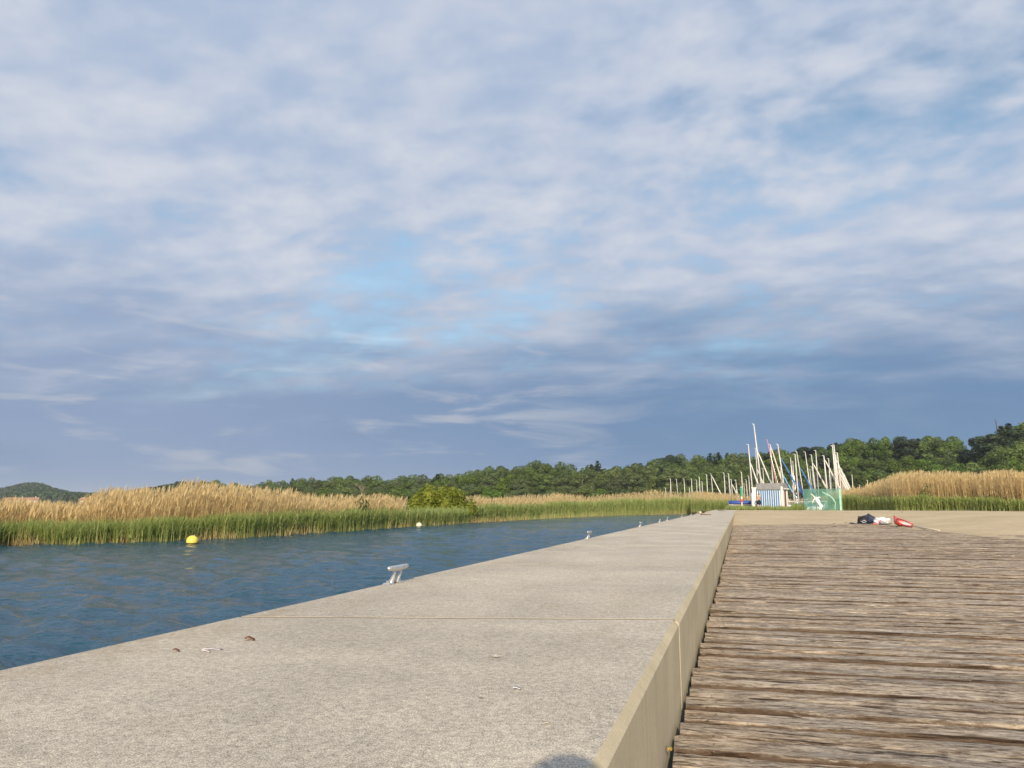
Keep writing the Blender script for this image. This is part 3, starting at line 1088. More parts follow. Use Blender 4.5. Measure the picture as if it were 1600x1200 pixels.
def green_reeds(R_, base, height, wmul, seed):
    N = len(base)
    r = np.random.default_rng(seed)
    tint = np.clip(r.normal(0.45, 0.25, N), 0, 1)
    lean = np.stack([r.normal(0.03, 0.07, N), r.normal(0.0, 0.07, N)], 1) * height[:, None]
    R_.add(ribbons(base, height, (0.011 + 0.006 * r.random(N)) * wmul, lean, 2, r.random(N) * np.pi, 1.5), np.clip(tint + 0.2, 0, 1))
    for q in range(5):
        f = 0.30 + 0.62 * r.random(N)
        b = base + np.stack([lean[:, 0] * f ** 1.5, lean[:, 1] * f ** 1.5, height * f], 1)
        L = 0.25 + 0.28 * r.random(N)
        a = r.random(N) * 2 * np.pi
        out_ = L * (0.25 + 0.5 * r.random(N))
        R_.add(ribbons(b, L * (0.8 - 0.7 * r.random(N) ** 2), (0.016 + 0.010 * r.random(N)) * wmul, np.stack([np.cos(a) * out_, np.sin(a) * out_], 1), 2, a + np.pi / 2, 1.6), np.clip(tint + r.normal(0, 0.15, N), 0, 1))


def bed(shore_fn, px0, px1, n_dry, n_green, tan_tab, grn_tab, depth, seed, base_z):
    """stalk feet along a shoreline: returns dry base/height and green base/height"""
    r = np.random.default_rng(seed)
    out_ = []
    for (n, tab, dep, front) in ((n_dry, tan_tab, depth, 0.35), (n_green, grn_tab, depth * 0.36, -0.25)):
        pxs = px0 + (px1 - px0) * r.random(n)
        base = np.zeros((n, 3))
        hh = np.zeros(n)
        dd = np.zeros(n)
        for i, px in enumerate(pxs):
            s = shore_fn(px)
            d0 = math.hypot(s.x, s.y)
            ux, uy = s.x / d0, s.y / d0
            v = front + dep * r.random() ** 1.3 * (0.6 + 0.4 * d0 / 40)
            jit = 0.25 * math.sin(px * 0.043) + 0.2 * math.sin(px * 0.0173 + 1) + r.normal() * 0.22
            v += jit * 0.6
            d = d0 + v
            z0 = base_z(ux * d, uy * d)
            base[i] = (ux * d, uy * d, z0)
            dref = d0 + front + 1.0
            top = CAM_Z + (788 - lerp_tab(px, tab)) * dref / FPX
            hh[i] = top - z0
            dd[i] = d
        out_.append((base, hh, dd, pxs))
    return out_


(db, dh, dd, dpx), (gb, gh, gd, gpx) = bed(shore_sample, -420, 1150, 30000, 46000, TAN_TOP, GRN_TOP, 5.5, 11, lambda x, y: -0.05)
rn = np.random.default_rng(5)
dh = dh * (0.74 + 0.05 * patch_noise(dpx * 0.06, 3) + 0.34 * rn.random(len(dh)) ** 1.2)
front = np.clip((dd - np.array([math.hypot(*shore_sample(p)[:2]) for p in dpx])) / 1.6, 0, 1)
dh = dh * (0.80 + 0.20 * front) - 0.10
gh = gh * (0.80 + 0.04 * patch_noise(gpx * 0.08, 9) + 0.32 * rn.random(len(gh)))
# around the round bush the old stalks are gone and only low shoots stand before it
keep = ~((dpx > 630) & (dpx < 744) & (dd < 58.5))
db, dh, dd, dpx = db[keep], dh[keep], dd[keep], dpx[keep]
nearb = (gpx > 632) & (gpx < 744)
cap = CAM_Z - (800 + 5 * rn.standard_normal(len(gh)) - 788) * gd / FPX
gh = np.where(nearb, np.minimum(gh, cap), gh)
# broken straw at the water's edge
ns_ = 9000
spx = -420 + 1520 * rn.random(ns_)
sb = np.array([tuple(shore_sample(p)) for p in spx])
sd_ = np.hypot(sb[:, 0], sb[:, 1])
sb *= ((sd_ + rn.normal(0.0, 0.22, ns_)) / sd_)[:, None]
sb[:, 2] = -0.05
A = Ribbons()
dry_reeds(A, db, dh, np.clip(dd / 26, 0.9, 2.6), 21)
A.add(ribbons(sb, 0.15 + 0.5 * rn.random(ns_) ** 1.5, (0.014 + 0.01 * rn.random(ns_)) * np.clip(sd_ / 26, 0.9, 2.4), np.stack([rn.normal(0, 0.08, ns_), rn.normal(0, 0.08, ns_)], 1), 2, rn.random(ns_) * np.pi, 1.4), np.clip(rn.normal(0.35, 0.25, ns_), 0, 1))
o = A.obj('dry_reeds', M['dry_reed'])
tag(o, 'tall tan dry reeds with feathery plumes lining the lake', 'reeds', kind='stuff')
A = Ribbons()
green_reeds(A, gb, gh, np.clip(gd / 26, 0.9, 2.6), 22)
o = A.obj('green_reeds', M['green_reed'])
tag(o, 'fresh green reed shoots standing in the lake margin below dry reeds', 'reeds', kind='stuff')

# the bed behind the beach
def shore_right(px):
    d = lerp_tab(px, [(1240, 88), (1322, 84), (1400, 74), (1600, 66), (2000, 60)])
    return at_range(px, 797, d)


TAN_R = [(1240, 775), (1310, 772), (1345, 768), (1375, 757), (1395, 751), (1420, 749), (1500, 749), (1600, 751), (2000, 751)]
GRN_R = [(1240, 782), (1320, 778), (1400, 778), (1500, 780), (1600, 784), (2000, 784)]
(db, dh, dd, dpx), (gb, gh, gd, gpx) = bed(shore_right, 1296, 1800, 15000, 13000, TAN_R, GRN_R, 6.5, 31, lambda x, y: sand_z(x, y) - 0.08)
dh = dh * (0.78 + 0.03 * patch_noise(dpx * 0.06, 13) + 0.28 * rn.random(len(dh)) ** 1.2)
gh = gh * (0.75 + 0.06 * patch_noise(gpx * 0.08, 19) + 0.36 * rn.random(len(gh)))
A = Ribbons()
dry_reeds(A, db, dh, np.clip(dd / 30, 0.9, 2.3), 41)
tag(A.obj('dry_reeds', M['dry_reed']), 'golden dry reeds standing behind the sandy beach', 'reeds', kind='stuff')
A = Ribbons()
green_reeds(A, gb, gh, np.clip(gd / 30, 0.9, 2.4), 42)
tag(A.obj('green_reeds', M['green_reed']), 'dark green grasses along the back edge of the sandy beach', 'reeds', kind='stuff')

# reeds and scrub between the hut and the masts, rooted behind the pier end
def shore_mid(px):
    return at_range(px, 797, lerp_tab(px, [(1080, 104), (1150, 100), (1330, 100)]))


TAN_M = [(1080, 772), (1150, 776), (1180, 781), (1240, 784), (1330, 773)]
GRN_M = [(1080, 780), (1150, 783), (1240, 789), (1330, 779)]
(db, dh, dd, dpx), (gb, gh, gd, gpx) = bed(shore_mid, 1080, 1335, 3500, 4500, TAN_M, GRN_M, 6, 51, lambda x, y: 0.3)
dh *= 0.85 + 0.25 * rn.random(len(dh))
gh *= 0.75 + 0.35 * rn.random(len(gh))
A = Ribbons()
dry_reeds(A, db, dh, np.full(len(dh), 2.4), 61)
tag(A.obj('dry_reeds', M['dry_reed']), 'thin dry reeds between the pier end and the boat park', 'reeds', kind='stuff')
A = Ribbons()
green_reeds(A, gb, gh, np.full(len(gh), 2.4), 62)
tag(A.obj('green_reeds', M['green_reed']), 'rough green grasses around the hut and the boat park', 'reeds', kind='stuff')

# low grass fringe on the sand in front of the hut and the windscreen
N = 2600
px = 1135 + 125 * rn.random(N)
dist = 80.5 + 6 * rn.random(N)
b = np.array([tuple(at_range(p, 797, d)) for p, d in zip(px, dist)])
b[:, 2] = [sand_z(x, y) - 0.02 for x, y, _ in b]
h = 0.10 + 0.22 * rn.random(N) * (0.6 + 0.4 * np.sin(px * 0.3)) + 0.45 * rn.random(N) * (px > 1237) * (px < 1258)
A = Ribbons()
green_reeds(A, b, h, np.full(N, 1.8), 71)
tag(A.obj('beach_grass', M['green_reed']), 'short tufty grass fringe on the sand before the striped hut', 'grass', kind='stuff')

# ------------------------------------------------------------------ trees
def leaf_quads(C, Nrm, size, r):
    """rhombic leaf sprays at points C facing roughly Nrm"""
    n = len(C)
    Nrm = Nrm / np.linalg.norm(Nrm, axis=1)[:, None]
    t = r.normal(size=(n, 3))
    a = np.cross(Nrm, t)
    a /= np.linalg.norm(a, axis=1)[:, None]
    b = np.cross(Nrm, a)
    s = size[:, None]
    asp = (0.5 + 0.4 * r.random(n))[:, None]
    V = np.stack([C - a * s, C - b * s * asp + Nrm * s * 0.18, C + a * s, C + b * s * asp + Nrm * s * 0.18], 1)
    F = np.arange(n * 4).reshape(n, 4)
    return V.reshape(-1, 3), F


def crown_mesh(seed, height, radius, n_leaf, size, mat, low=0.25, lobes=20, shape='round'):
    """a crown whose foot is at z=0 and whose tip is at z=height"""
    r = np.random.default_rng(seed)
    c0 = height * low
    cz = (height + c0) / 2
    hz = (height - c0) / 2
    L, LR = [], []
    while len(L) < lobes:
        p = r.normal(size=3)
        p /= np.linalg.norm(p)
        k = 0.45 + 0.42 * r.random()
        if shape == 'tall':
            q = np.array([p[0] * radius * 0.62 * k * 1.2, p[1] * radius * 0.62 * k * 1.2, p[2] * hz * 0.95 * k * 1.1])
        else:
            q = np.array([p[0] * radius * k, p[1] * radius * k, p[2] * hz * k])
        L.append(q + np.array([0, 0, cz]))
        LR.append(radius * (0.26 + 0.20 * r.random()))
    L.append(np.array([0, 0, cz]))
    LR.append(radius * 0.5)
    L, LR = np.array(L), np.array(LR)
    wgt = LR ** 2
    pick = r.choice(len(L), n_leaf, p=wgt / wgt.sum())
    dv = r.normal(size=(n_leaf, 3))
    dv /= np.linalg.norm(dv, axis=1)[:, None]
    rad_ = LR[pick] * (0.72 + 0.36 * r.random(n_leaf) ** 0.8)
    C = L[pick] + dv * rad_[:, None] * np.array([1, 1, 0.85])
    Nrm = dv + r.normal(size=(n_leaf, 3)) * 0.33
    V, F = leaf_quads(C, Nrm, size * (0.6 + 0.8 * r.random(n_leaf)), r)
    V[:, 2] = V[:, 2] - (V[:, 2].max() - height)
    return np_mesh('crown', V, F, mat)


def trunk_mesh(seed, height, r0, mat, spread):
    r = random.Random(seed)
    mb = MB()
    pts = [(0.02 * height * math.sin(3 * f + seed), 0.02 * height * math.sin(2 * f), height * 0.7 * f) for f in (0, 0.05, 0.3, 0.6, 1)]
    mb.tube(pts, [r0 * 1.5, r0 * 1.1, r0 * 0.85, r0 * 0.6, r0 * 0.2], 8)
    for k in range(7):
        a = k * 2.4 + r.random()
        z0 = height * (0.22 + 0.06 * k)
        e = spread * (0.5 + 0.3 * r.random())
        mb.tube([(0, 0, z0), (e * 0.5 * math.cos(a), e * 0.5 * math.sin(a), z0 + height * 0.12), (e * math.cos(a), e * math.sin(a), z0 + height * 0.27)], [r0 * 0.45, r0 * 0.3, r0 * 0.08], 6)
    return mb.mesh('trunk', mat, True)


def conifer_mesh(seed, height, radius, mat):
    r = np.random.default_rng(seed)
    Cs, Ns, Sz = [], [], []
    z = height * 0.12
    while z < height * 0.985:
        f = z / height
        rr = radius * (1 - f) ** 0.72 * (0.85 + 0.3 * r.random())
        nb = max(5, int(11 * (1 - f)) + 4)
        for k in range(nb):
            a = r.random() * 6.283
            m = max(3, int(rr / 0.28))
            for q in range(m):
                g = (q + 0.6) / m
                for w_ in range(2):
                    Cs.append((rr * g * math.cos(a) + r.normal() * 0.12, rr * g * math.sin(a) + r.normal() * 0.12, z - 0.25 * rr * g ** 1.5 + r.normal() * 0.08))
                    Ns.append((0.6 * math.cos(a) + r.normal() * 0.5, 0.6 * math.sin(a) + r.normal() * 0.5, 0.8))
                    Sz.append(0.20 + 0.16 * r.random())
        z += height * 0.032
    V, F = leaf_quads(np.array(Cs), np.array(Ns), np.array(Sz), r)
    V[:, 2] *= height / V[:, 2].max()
    return np_mesh('crown', V, F, mat)


PROTO = {}
for i in range(5):
    PROTO['broad%d' % i] = (crown_mesh(100 + i, 13, 4.6 + 0.5 * (i % 3), 5200, 0.30, M['leaf'], 0.02, 17 + 2 * i), trunk_mesh(i, 13, 0.28, M['bark'], 3.5))
for i in range(3):
    PROTO['olive%d' % i] = (crown_mesh(200 + i, 13, 4.2, 5200, 0.26, M['leaf_olive'], 0.0, 24, 'tall' if i == 0 else 'round'), trunk_mesh(20 + i, 13, 0.24, M['pale_bark'], 3.2))
for i in range(2):
    PROTO['spruce%d' % i] = (conifer_mesh(300 + i, 13, 4.4 - 0.5 * i, M['needle']), MB().tube([(0, 0, 0), (0, 0, 6), (0, 0, 12.6)], [0.3, 0.2, 0.03], 8).mesh('trunk', M['bark'], True))
for i in range(2):
    PROTO['pine%d' % i] = (crown_mesh(320 + i, 13, 3.6, 3800, 0.26, M['needle'], 0.35, 14, 'tall'), trunk_mesh(40 + i, 13, 0.26, M['bark'], 2.6))

KIND_LABEL = {
    'broad': ('broadleaf_tree', 'leafy green tree'),
    'olive': ('willow_tree', 'dull olive tree'),
    'spruce': ('spruce_tree', 'pointed dark spruce'),
    'pine': ('pine_tree', 'dark ragged pine'),
}


MARKS = [(-999, 'past the far houses'), (380, 'behind the tallest lake reeds'), (500, 'beyond the thin end of the tall lake reeds'), (545, 'beside the pale half-bare tree'), (600, 'between the half-bare tree and the round bush'),
         (640, 'directly behind the round bush'), (745, 'just past the round bush'), (820, 'above the plain middle of the lake reeds'), (900, 'above the broken cleat end of the pier'), (980, 'behind the small olive shrubs'), (1045, 'behind the distant dinghy row'),
         (1110, 'behind the banded post'), (1165, 'behind the striped hut'), (1235, 'behind the gap between hut and windscreen'), (1260, 'behind the green windscreen'), (1312, 'behind the lone thin masts'), (1375, 'above the navy bag'),
         (1425, 'above the landing net'), (1480, 'before the notch in the skyline'), (1535, 'around the bare dead trunk'), (1610, 'past the bare dead trunk')]


def plant(kind, px, d, top_py, width, where, hmax=None):
    p = at_range(px, 788, d)
    gz = ground_z(p.x, p.y) - 0.15
    top = CAM_Z + (788 - top_py) * d / FPX
    h = max(3.0, top - gz)
    if hmax:
        h = min(h, hmax)
    base = kind.rstrip('0123456789')
    nm, lb = KIND_LABEL[base]
    mark = [m for x0, m in MARKS if px >= x0][-1]
    t = thing(nm, lb + ' ' + where + ' ' + mark, 'tree', (p.x, p.y, gz), random.uniform(0, 6.28), base + ' trees ' + where + ' ' + mark)
    cr, tr = PROTO[kind]
    sx = width / 9.5 if base in ('broad', 'olive') else width / 5.5
    for nm2, me in (('crown', cr), ('trunk', tr)):
        o = link(nm2, me, t)
        o.scale = (sx, sx * random.uniform(0.85, 1.1), h / 13)
    return t


def wood_row(px0, px1, step, d0, d1, drop0, drop1, kinds, where, wid, far=None):
    px = px0
    while px < px1:
        q = px + random.uniform(-0.35, 0.35) * step
        f = far_dist(q) if far is None else far
        d = f * random.uniform(d0, d1)
        top = lerp_tab(q, SKYLINE) + random.uniform(drop0, drop1)
        plant(random.choice(kinds), q, d, top, wid * random.uniform(0.8, 1.25), where)
        px += step


BR = ['broad0', 'broad1', 'broad2', 'broad3', 'broad4']
OL = ['olive0', 'olive1', 'olive2']
# back of the lake wood, rising to the skyline
wood_row(286, 470, 15, 0.94, 1.0, -1, 3, BR, 'on the skyline', 9.5)
wood_row(300, 470, 18, 0.80, 0.90, 5, 10, BR + OL, 'in the middle row', 9)
wood_row(472, 1030, 21, 0.93, 1.0, -1.5, 3, BR, 'on the skyline', 10)
wood_row(465, 1030, 24, 0.80, 0.90, 4, 11, BR + OL, 'in the middle row', 9.5)
wood_row(470, 1060, 24, 0.70, 0.76, 13, 24, OL + OL + ['broad2'], 'in the front row', 8)
# dark wood behind the masts
wood_row(1030, 1330, 18, 0.93, 1.0, -1.0, 4, BR[:3] + ['pine0', 'pine1', 'broad3'], 'on the skyline', 10)
wood_row(1035, 1340, 22, 0.80, 0.88, 8, 22, BR + ['pine0'], 'in the middle row', 9)
wood_row(1050, 1340, 24, 0.70, 0.76, 28, 40, BR + OL, 'in the front row', 8)
# rise behind the beach reeds
wood_row(1322, 1512, 17, 0.92, 0.98, -1.5, 3, BR + ['pine1'], 'on the skyline', 9.5)
wood_row(1330, 1640, 17, 0.74, 0.82, 24, 34, ['broad0', 'broad1', 'broad4'], 'in the middle row', 8.5)
wood_row(1330, 1640, 17, 0.64, 0.70, 40, 50, ['broad1', 'broad3', 'broad0'], 'in the front row', 7)
wood_row(1518, 1680, 17, 0.80, 0.88, -1, 6, ['broad2', 'pine0', 'broad4', 'pine1'], 'on the skyline', 9.5)
wood_row(1528, 1680, 18, 0.70, 0.76, 12, 26, ['broad2', 'pine0', 'broad3'], 'in the front row', 8.5)
for px, py in ((935, 719), (925, 724), (1003, 723), (1095, 712), (1113, 709), (1126, 708), (1140, 709), (1313, 698), (683, 739), (455, 747), (1443, 696), (1576, 684), (1589, 681)):
    far = far_dist(px)
    plant('spruce%d' % random.randint(0, 1), px, far * (0.97 if px < 1500 else 0.84), py + 2.5, random.uniform(6.5, 8.5), 'poking out')
def shrub_row(px0, px1, step, d0, d1, y0, y1):
    px = px0
    while px < px1:
        q = px + random.uniform(-0.3, 0.3) * step
        p = at_range(q, 788, random.uniform(d0, d1))
        d = math.hypot(p.x, p.y)
        gz = ground_z(p.x, p.y) - 0.1
        h = max(2.5, CAM_Z + (788 - random.uniform(y0, y1)) * d / FPX - gz)
        mark = [m for x0, m in MARKS if q >= x0][-1]
        t = thing('hedge_shrub', 'low green shrub below the wood ' + mark, 'shrub', (p.x, p.y, gz), random.uniform(0, 6), 'hedge shrubs ' + mark)
        cr, tr = PROTO[random.choice(['broad0', 'broad3', 'olive1', 'olive2'])]
        for nm2, me in (('crown', cr), ('trunk', tr)):
            o = link(nm2, me, t)
            o.scale = (0.75, 0.7, h / 13)
        px += step


shrub_row(300, 1060, 20, 176, 190, 760, 768)
shrub_row(1060, 1330, 22, 176, 190, 752, 762)
# a bare pole-like dead trunk on the rise and a half-dead pale tree in the wood
p = at_range(1570, 788, 258)
gz = ground_z(p.x, p.y) - 0.2
top = CAM_Z + (788 - 677.5) * 258 / FPX - gz
t = thing('dead_tree', 'bare dead trunk sticking up above the crowns on the rise', 'tree', (p.x, p.y, gz))
MB().tube([(0, 0, 0), (0.1, 0, top * 0.5), (0.0, 0, top * 0.9), (-0.25, 0, top)], [0.3, 0.2, 0.12, 0.08], 7).tube([(0, 0, top * 0.93), (0.5, 0, top * 0.96)], [0.07, 0.04], 5).build('trunk', M['bark'], t, True)
p = at_range(566, 788, 218)
gz = ground_z(p.x, p.y) - 0.1
t = thing('dead_tree', 'pale half-bare tree with forking branches before the wood', 'tree', (p.x, p.y, gz))
mb = MB()
rr = random.Random(4)
def limb(mb, p0, dr, L, r0, lvl):
    p1 = p0 + dr * L * 0.5 + Vector((rr.uniform(-.1, .1), rr.uniform(-.1, .1), 0.05)) * L
    p2 = p0 + dr * L
    mb.tube([p0, p1, p2], [r0, r0 * 0.75, r0 * 0.45], 5)
    if lvl:
        for k in range(3):
            nd = (dr + Vector((rr.uniform(-.8, .8), rr.uniform(-.5, .5), rr.uniform(0, .5)))).normalized()
            limb(mb, p0 + (p2 - p0) * rr.uniform(0.55, 1), nd, L * 0.66, r0 * 0.5, lvl - 1)
limb(mb, Vector((0, 0, 0)), Vector((0.05, 0, 1)), 3.6, 0.20, 3)
mb.build('trunk', M['pale_bark'], t, True)

# far wooded hills: too distant to count the trees
FV, FF, FA, fo = [], [], [], 0
fr = np.random.default_rng(77)
for k in range(2600):
    px = fr.uniform(-300, 330)
    fd = far_dist(px)
    d = fd * (0.62 + 0.40 * fr.random() ** 0.6)
    p = at_range(px, 788, d)
    gz = ground_z(p.x, p.y)
    n = 34
    rad_ = 4.2 + 2.6 * fr.random()
    dv = fr.normal(size=(n, 3))
    dv[:, 2] = np.abs(dv[:, 2])
    dv /= np.linalg.norm(dv, axis=1)[:, None]
    C = np.array([p.x, p.y, gz + 3.0]) + dv * rad_ * np.array([1, 1, 0.85])
    V, F = leaf_quads(C, dv + fr.normal(size=(n, 3)) * 0.3, 1.7 * (0.7 + 0.6 * fr.random(n)), fr)
    FV.append(V)
    FF.append(F + fo)
    fo += len(V)
    FA.append(np.full(len(V), fr.random()))
o = link('far_woodland', np_mesh('far_woodland', np.concatenate(FV), np.concatenate(FF), M['far_leaf'], np.concatenate(FA)))
tag(o, 'hazy blue-green wooded hills on the far side of the lake', 'woodland', kind='stuff')

# houses at the foot of the far hill
def house(px, d, wdt, dep, wall_h, roof_h, rz, top_py, label):
    p = at_range(px, 788, d)
    top = CAM_Z + (788 - top_py) * d / FPX
    gz = ground_z(p.x, p.y) - 1.0
    wall_h = max(wall_h, top - roof_h - gz)
    t = thing('house', label, 'house', (p.x, p.y, gz), rz)
    MB().box((0, 0, wall_h / 2), (wdt, dep, wall_h)).build('wall', M['house_wall'], t)
    o_ = 0.7
    mb = MB()
    mb.add([(-wdt / 2 - o_, -dep / 2 - o_, wall_h), (wdt / 2 + o_, -dep / 2 - o_, wall_h), (wdt / 2 + o_, dep / 2 + o_, wall_h), (-wdt / 2 - o_, dep / 2 + o_, wall_h), (-wdt / 2 - o_, 0, wall_h + roof_h), (wdt / 2 + o_, 0, wall_h + roof_h)],
           [(0, 1, 5, 4), (2, 3, 4, 5), (3, 0, 4), (1, 2, 5), (3, 2, 1, 0)])
    rf = mb.build('roof', M['tile'], t)
    MB().box((wdt * 0.2, 0.6, wall_h + roof_h * 0.95), (0.9, 0.9, 1.8)).build('chimney', M['house_wall'], rf)
    for k in range(int(wdt // 4)):
        MB().box((-wdt / 2 + 2 + 4 * k, -dep / 2 - 0.03, wall_h - 2.2), (1.4, 0.1, 1.6)).build('window', M['glass'], t)


house(27, 760, 17, 9, 5.5, 2.4, 0.35, 781.5, 'long ochre house with tiled roof below the far hill')
house(51, 740, 8.5, 8, 5.5, 2.2, 0.5, 780, 'small ochre house with tiled roof beside the long one')
house(137, 560, 7, 7, 5, 1.8, 0.3, 779.5, 'lone pale house among the trees beyond the reeds')

# ------------------------------------------------------------------ bushes in the reed bed
def bush(px, d, width, top_py, n_leaf, size, label, mat, seed, name='willow_bush', depth=0.8, lowz=0.0):
    p = at_range(px, 788, d)
    top = CAM_Z + (788 - top_py) * d / FPX
    t = thing(name, label, 'bush', (p.x, p.y, lowz), YAW)
    r = np.random.default_rng(seed)
    L, LR = [], []
    nl = 70
    for k in range(nl):
        a_ = r.uniform(0, 2 * np.pi)
        rr_ = math.sqrt(r.random())
        u, v = rr_ * math.cos(a_), rr_ * math.sin(a_)
        rad_ = width * r.uniform(0.075, 0.125)
        hcap = top * (1 - 0.42 * rr_ ** 2.4) * r.uniform(0.92, 1.0)
        z = (hcap - rad_) * (1 - 0.75 * r.random() ** 1.6)
        L.append((u * (width * 0.5 - rad_), v * (width * 0.24 - rad_ * 0.5), max(rad_ * 0.5, z)))
        LR.append(rad_)
    L, LR = np.array(L), np.array(LR)
    pick = r.choice(nl, n_leaf, p=LR ** 2 / (LR ** 2).sum())
    dv = r.normal(size=(n_leaf, 3))
    dv /= np.linalg.norm(dv, axis=1)[:, None]
    C = L[pick] + dv * (LR[pick] * (0.6 + 0.5 * r.random(n_leaf)))[:, None]
    C[:, 2] = np.clip(C[:, 2], 0.05, top)
    V, F = leaf_quads(C, dv + r.normal(size=(n_leaf, 3)) * 0.55, size * (0.6 + 0.8 * r.random(n_leaf)), r)
    link('foliage', np_mesh('foliage', V, F, mat), t)
    mb = MB()
    for k in range(9):
        a = k * 0.7
        mb.tube([(0.1 * math.cos(a), 0.1 * math.sin(a), 0), (width * 0.16 * math.cos(a), width * 0.12 * math.sin(a), top * 0.45), (width * 0.26 * math.cos(a), width * 0.18 * math.sin(a), top * 0.62)], [0.03, 0.02, 0.006], 5)
    mb.build('stems', M['bark'], t, True)


bush(689, 55.5, 5.5, 751, 22000, 0.085, 'dense bright green rounded bush rising from the lake reeds', M['bush_leaf'], 15)
bush(1031, 107, 2.8, 769, 900, 0.13, 'small olive bush among the reeds before the masts', M['leaf_olive'], 6)
bush(1048, 107, 3.4, 776, 900, 0.12, 'low dark green bush at the reed edge near the far pier', M['leaf_olive'], 7)
bush(1002, 104, 3.0, 777, 700, 0.12, 'sparse olive shrub in the reeds beyond the lake corner', M['leaf_olive'], 8)
bush(1453, 72.6, 1.6, 764, 500, 0.07, 'small scrubby bush among the golden beach reeds', M['leaf_olive'], 9, lowz=0.6)
bush(566, 41, 1.1, 772, 420, 0.06, 'thin twiggy shrub poking out of the lake reeds', M['leaf_olive'], 10)
bush(1215, 96, 3.0, 786, 1200, 0.10, 'low green scrub at the back of the striped hut', M['leaf'], 12, lowz=0.5)

# ------------------------------------------------------------------ boats on the hard standing
def hull_mesh(L, B, H):
    mb = MB()
    secs = []
    for i in range(11):
        f = i / 10
        x = (f - 0.45) * L
        bw = B / 2 * (math.sin(math.pi * min(1, 0.30 + 0.70 * (1 - f))) ** 0.6 if f > 0.45 else 0.82 + 0.18 * math.sin(math.pi * f / 0.9))
        if f > 0.45:
            bw = B / 2 * math.sqrt(max(0.0, 1 - ((f - 0.45) / 0.56) ** 2.2))
        sheer = H * (1 + 0.18 * (f - 0.3) ** 2 * 3)
        keel = 0.02 + 0.35 * H * max(0, f - 0.6) ** 1.5 * 2
        secs.append([(x, -bw, sheer), (x, -bw * 0.9, sheer * 0.55 + keel * 0.3), (x, -bw * 0.55, keel + 0.06), (x, 0, keel), (x, bw * 0.55, keel + 0.06), (x, bw * 0.9, sheer * 0.55 + keel * 0.3), (x, bw, sheer), (x, 0, sheer + 0.07)])
    mb.loft(secs, close=True)
    return mb


HULLS = {}
def get_hull(kind):
    if kind not in HULLS:
        HULLS[kind] = hull_mesh(*kind).mesh('hull', M['gel'], True)
    return HULLS[kind]


BOAT_Z = 0.55
def boat(tx, ty, bx, by, d, thick, label, group=None, jib=None, cover=None, spar='alu', head=None):
    """tx,ty / bx,by: sighted top and lower end of the mast; jib: (material, dx metres to the bow side, top fraction)"""
    topw = at_range(tx, ty, d)
    low = at_range(bx, by, d)
    dirv = (topw - low).normalized()
    foot = low + dirv * ((BOAT_Z - low.z) / dirv.z)
    Hm = (topw - foot).length
    side = Vector((RT[0], RT[1], 0))
    t = thing('sailing_dinghy', label, 'boat', foot, 0, group)
    zax = dirv
    rzv = head if head is not None else random.uniform(-0.5, 0.5)
    fwd = side * math.cos(rzv) + Vector((FH[0], FH[1], 0)) * math.sin(rzv)
    xax = (fwd - zax * fwd.dot(zax)).normalized()
    yax = zax.cross(xax)
    t.rotation_euler = Matrix((xax, yax, zax)).transposed().to_euler()
    L = 4.3 if Hm > 5 else 3.2
    h = link('hull', get_hull((L, 1.5 if L > 4 else 1.2, 0.5)), t)
    if cover:
        mb = MB()
        secs = []
        for i in range(9):
            f = i / 8
            x = (f - 0.45) * L * 0.97
            bw = 0.78 * (math.sqrt(max(0.02, 1 - ((f - 0.45) / 0.57) ** 2)) if f > 0.45 else 0.9 + 0.1 * f) * (1.5 if L > 4 else 1.2) / 1.5
            secs.append([(x, -bw, 0.36), (x, -bw * 0.98, 0.55), (x, -bw * 0.4, 0.66), (x, bw * 0.4, 0.66), (x, bw * 0.98, 0.55), (x, bw, 0.36)])
        mb.loft(secs, close=True)
        mb.build('cover', M[cover], t, True)
    r0 = thick / 2
    MB().tube([(0, 0, 0.35), (0, 0, Hm * 0.55), (0, 0, Hm)], [r0, r0 * 0.95, r0 * 0.6], 8).build('mast', M[spar], t, True)
    MB().tube([(0, 0, Hm - 0.03), (-0.22, 0, Hm + 0.02)], [r0 * 0.5, r0 * 0.4], 6).build('masthead', M[spar], t)
    MB().tube([(-0.05, 0, 1.15), (-L * 0.36, 0, 1.12)], [r0 * 0.7, r0 * 0.6], 8).build('boom', M[spar], t, True)
    for s in (-1, 1):
        MB().tube([(0, 0, Hm * 0.8), (-0.25, s * 0.68, 0.55)], 0.007, 4).build('shroud', M['steel'], t)
    bow = L * 0.52
    if jib:
        mat, fr_, bw_ = jib
        a, b = Vector((0.05, 0, Hm * fr_)), Vector((bw_ or bow, 0, 0.6))
        pts = [a.lerp(b, f) for f in (0, 0.1, 0.5, 0.9, 1)]
        pts[2] += Vector((-0.05, 0, -0.08))
        MB().tube(pts, [0.03, 0.07, 0.10, 0.085, 0.03], 8).build('furled_sail', M[mat], t, True)
    else:
        MB().tube([(0.02, 0, Hm * 0.82), (bow, 0, 0.55)], 0.008, 4).build('forestay', M['steel'], t)
    for s in (-1, 1):
        w_ = MB().tube([(0.15, s * 0.55 - 0.05, 0.02), (0.15, s * 0.55 + 0.05, 0.02)], [0.19, 0.19], 12).build('trolley_wheel', M['rubber'], t)
    return t


def cr(x, y):                                    # close-up coordinates of the boat park
    return 1120 + x / 6.6667, 640 + y / 6.6667


def cboat(t, b, d, th, label, group=None, **kw):
    (tx, ty), (bx, by) = cr(*t), cr(*b)
    return boat(tx, ty, bx, by, d, th, label, group, **kw)


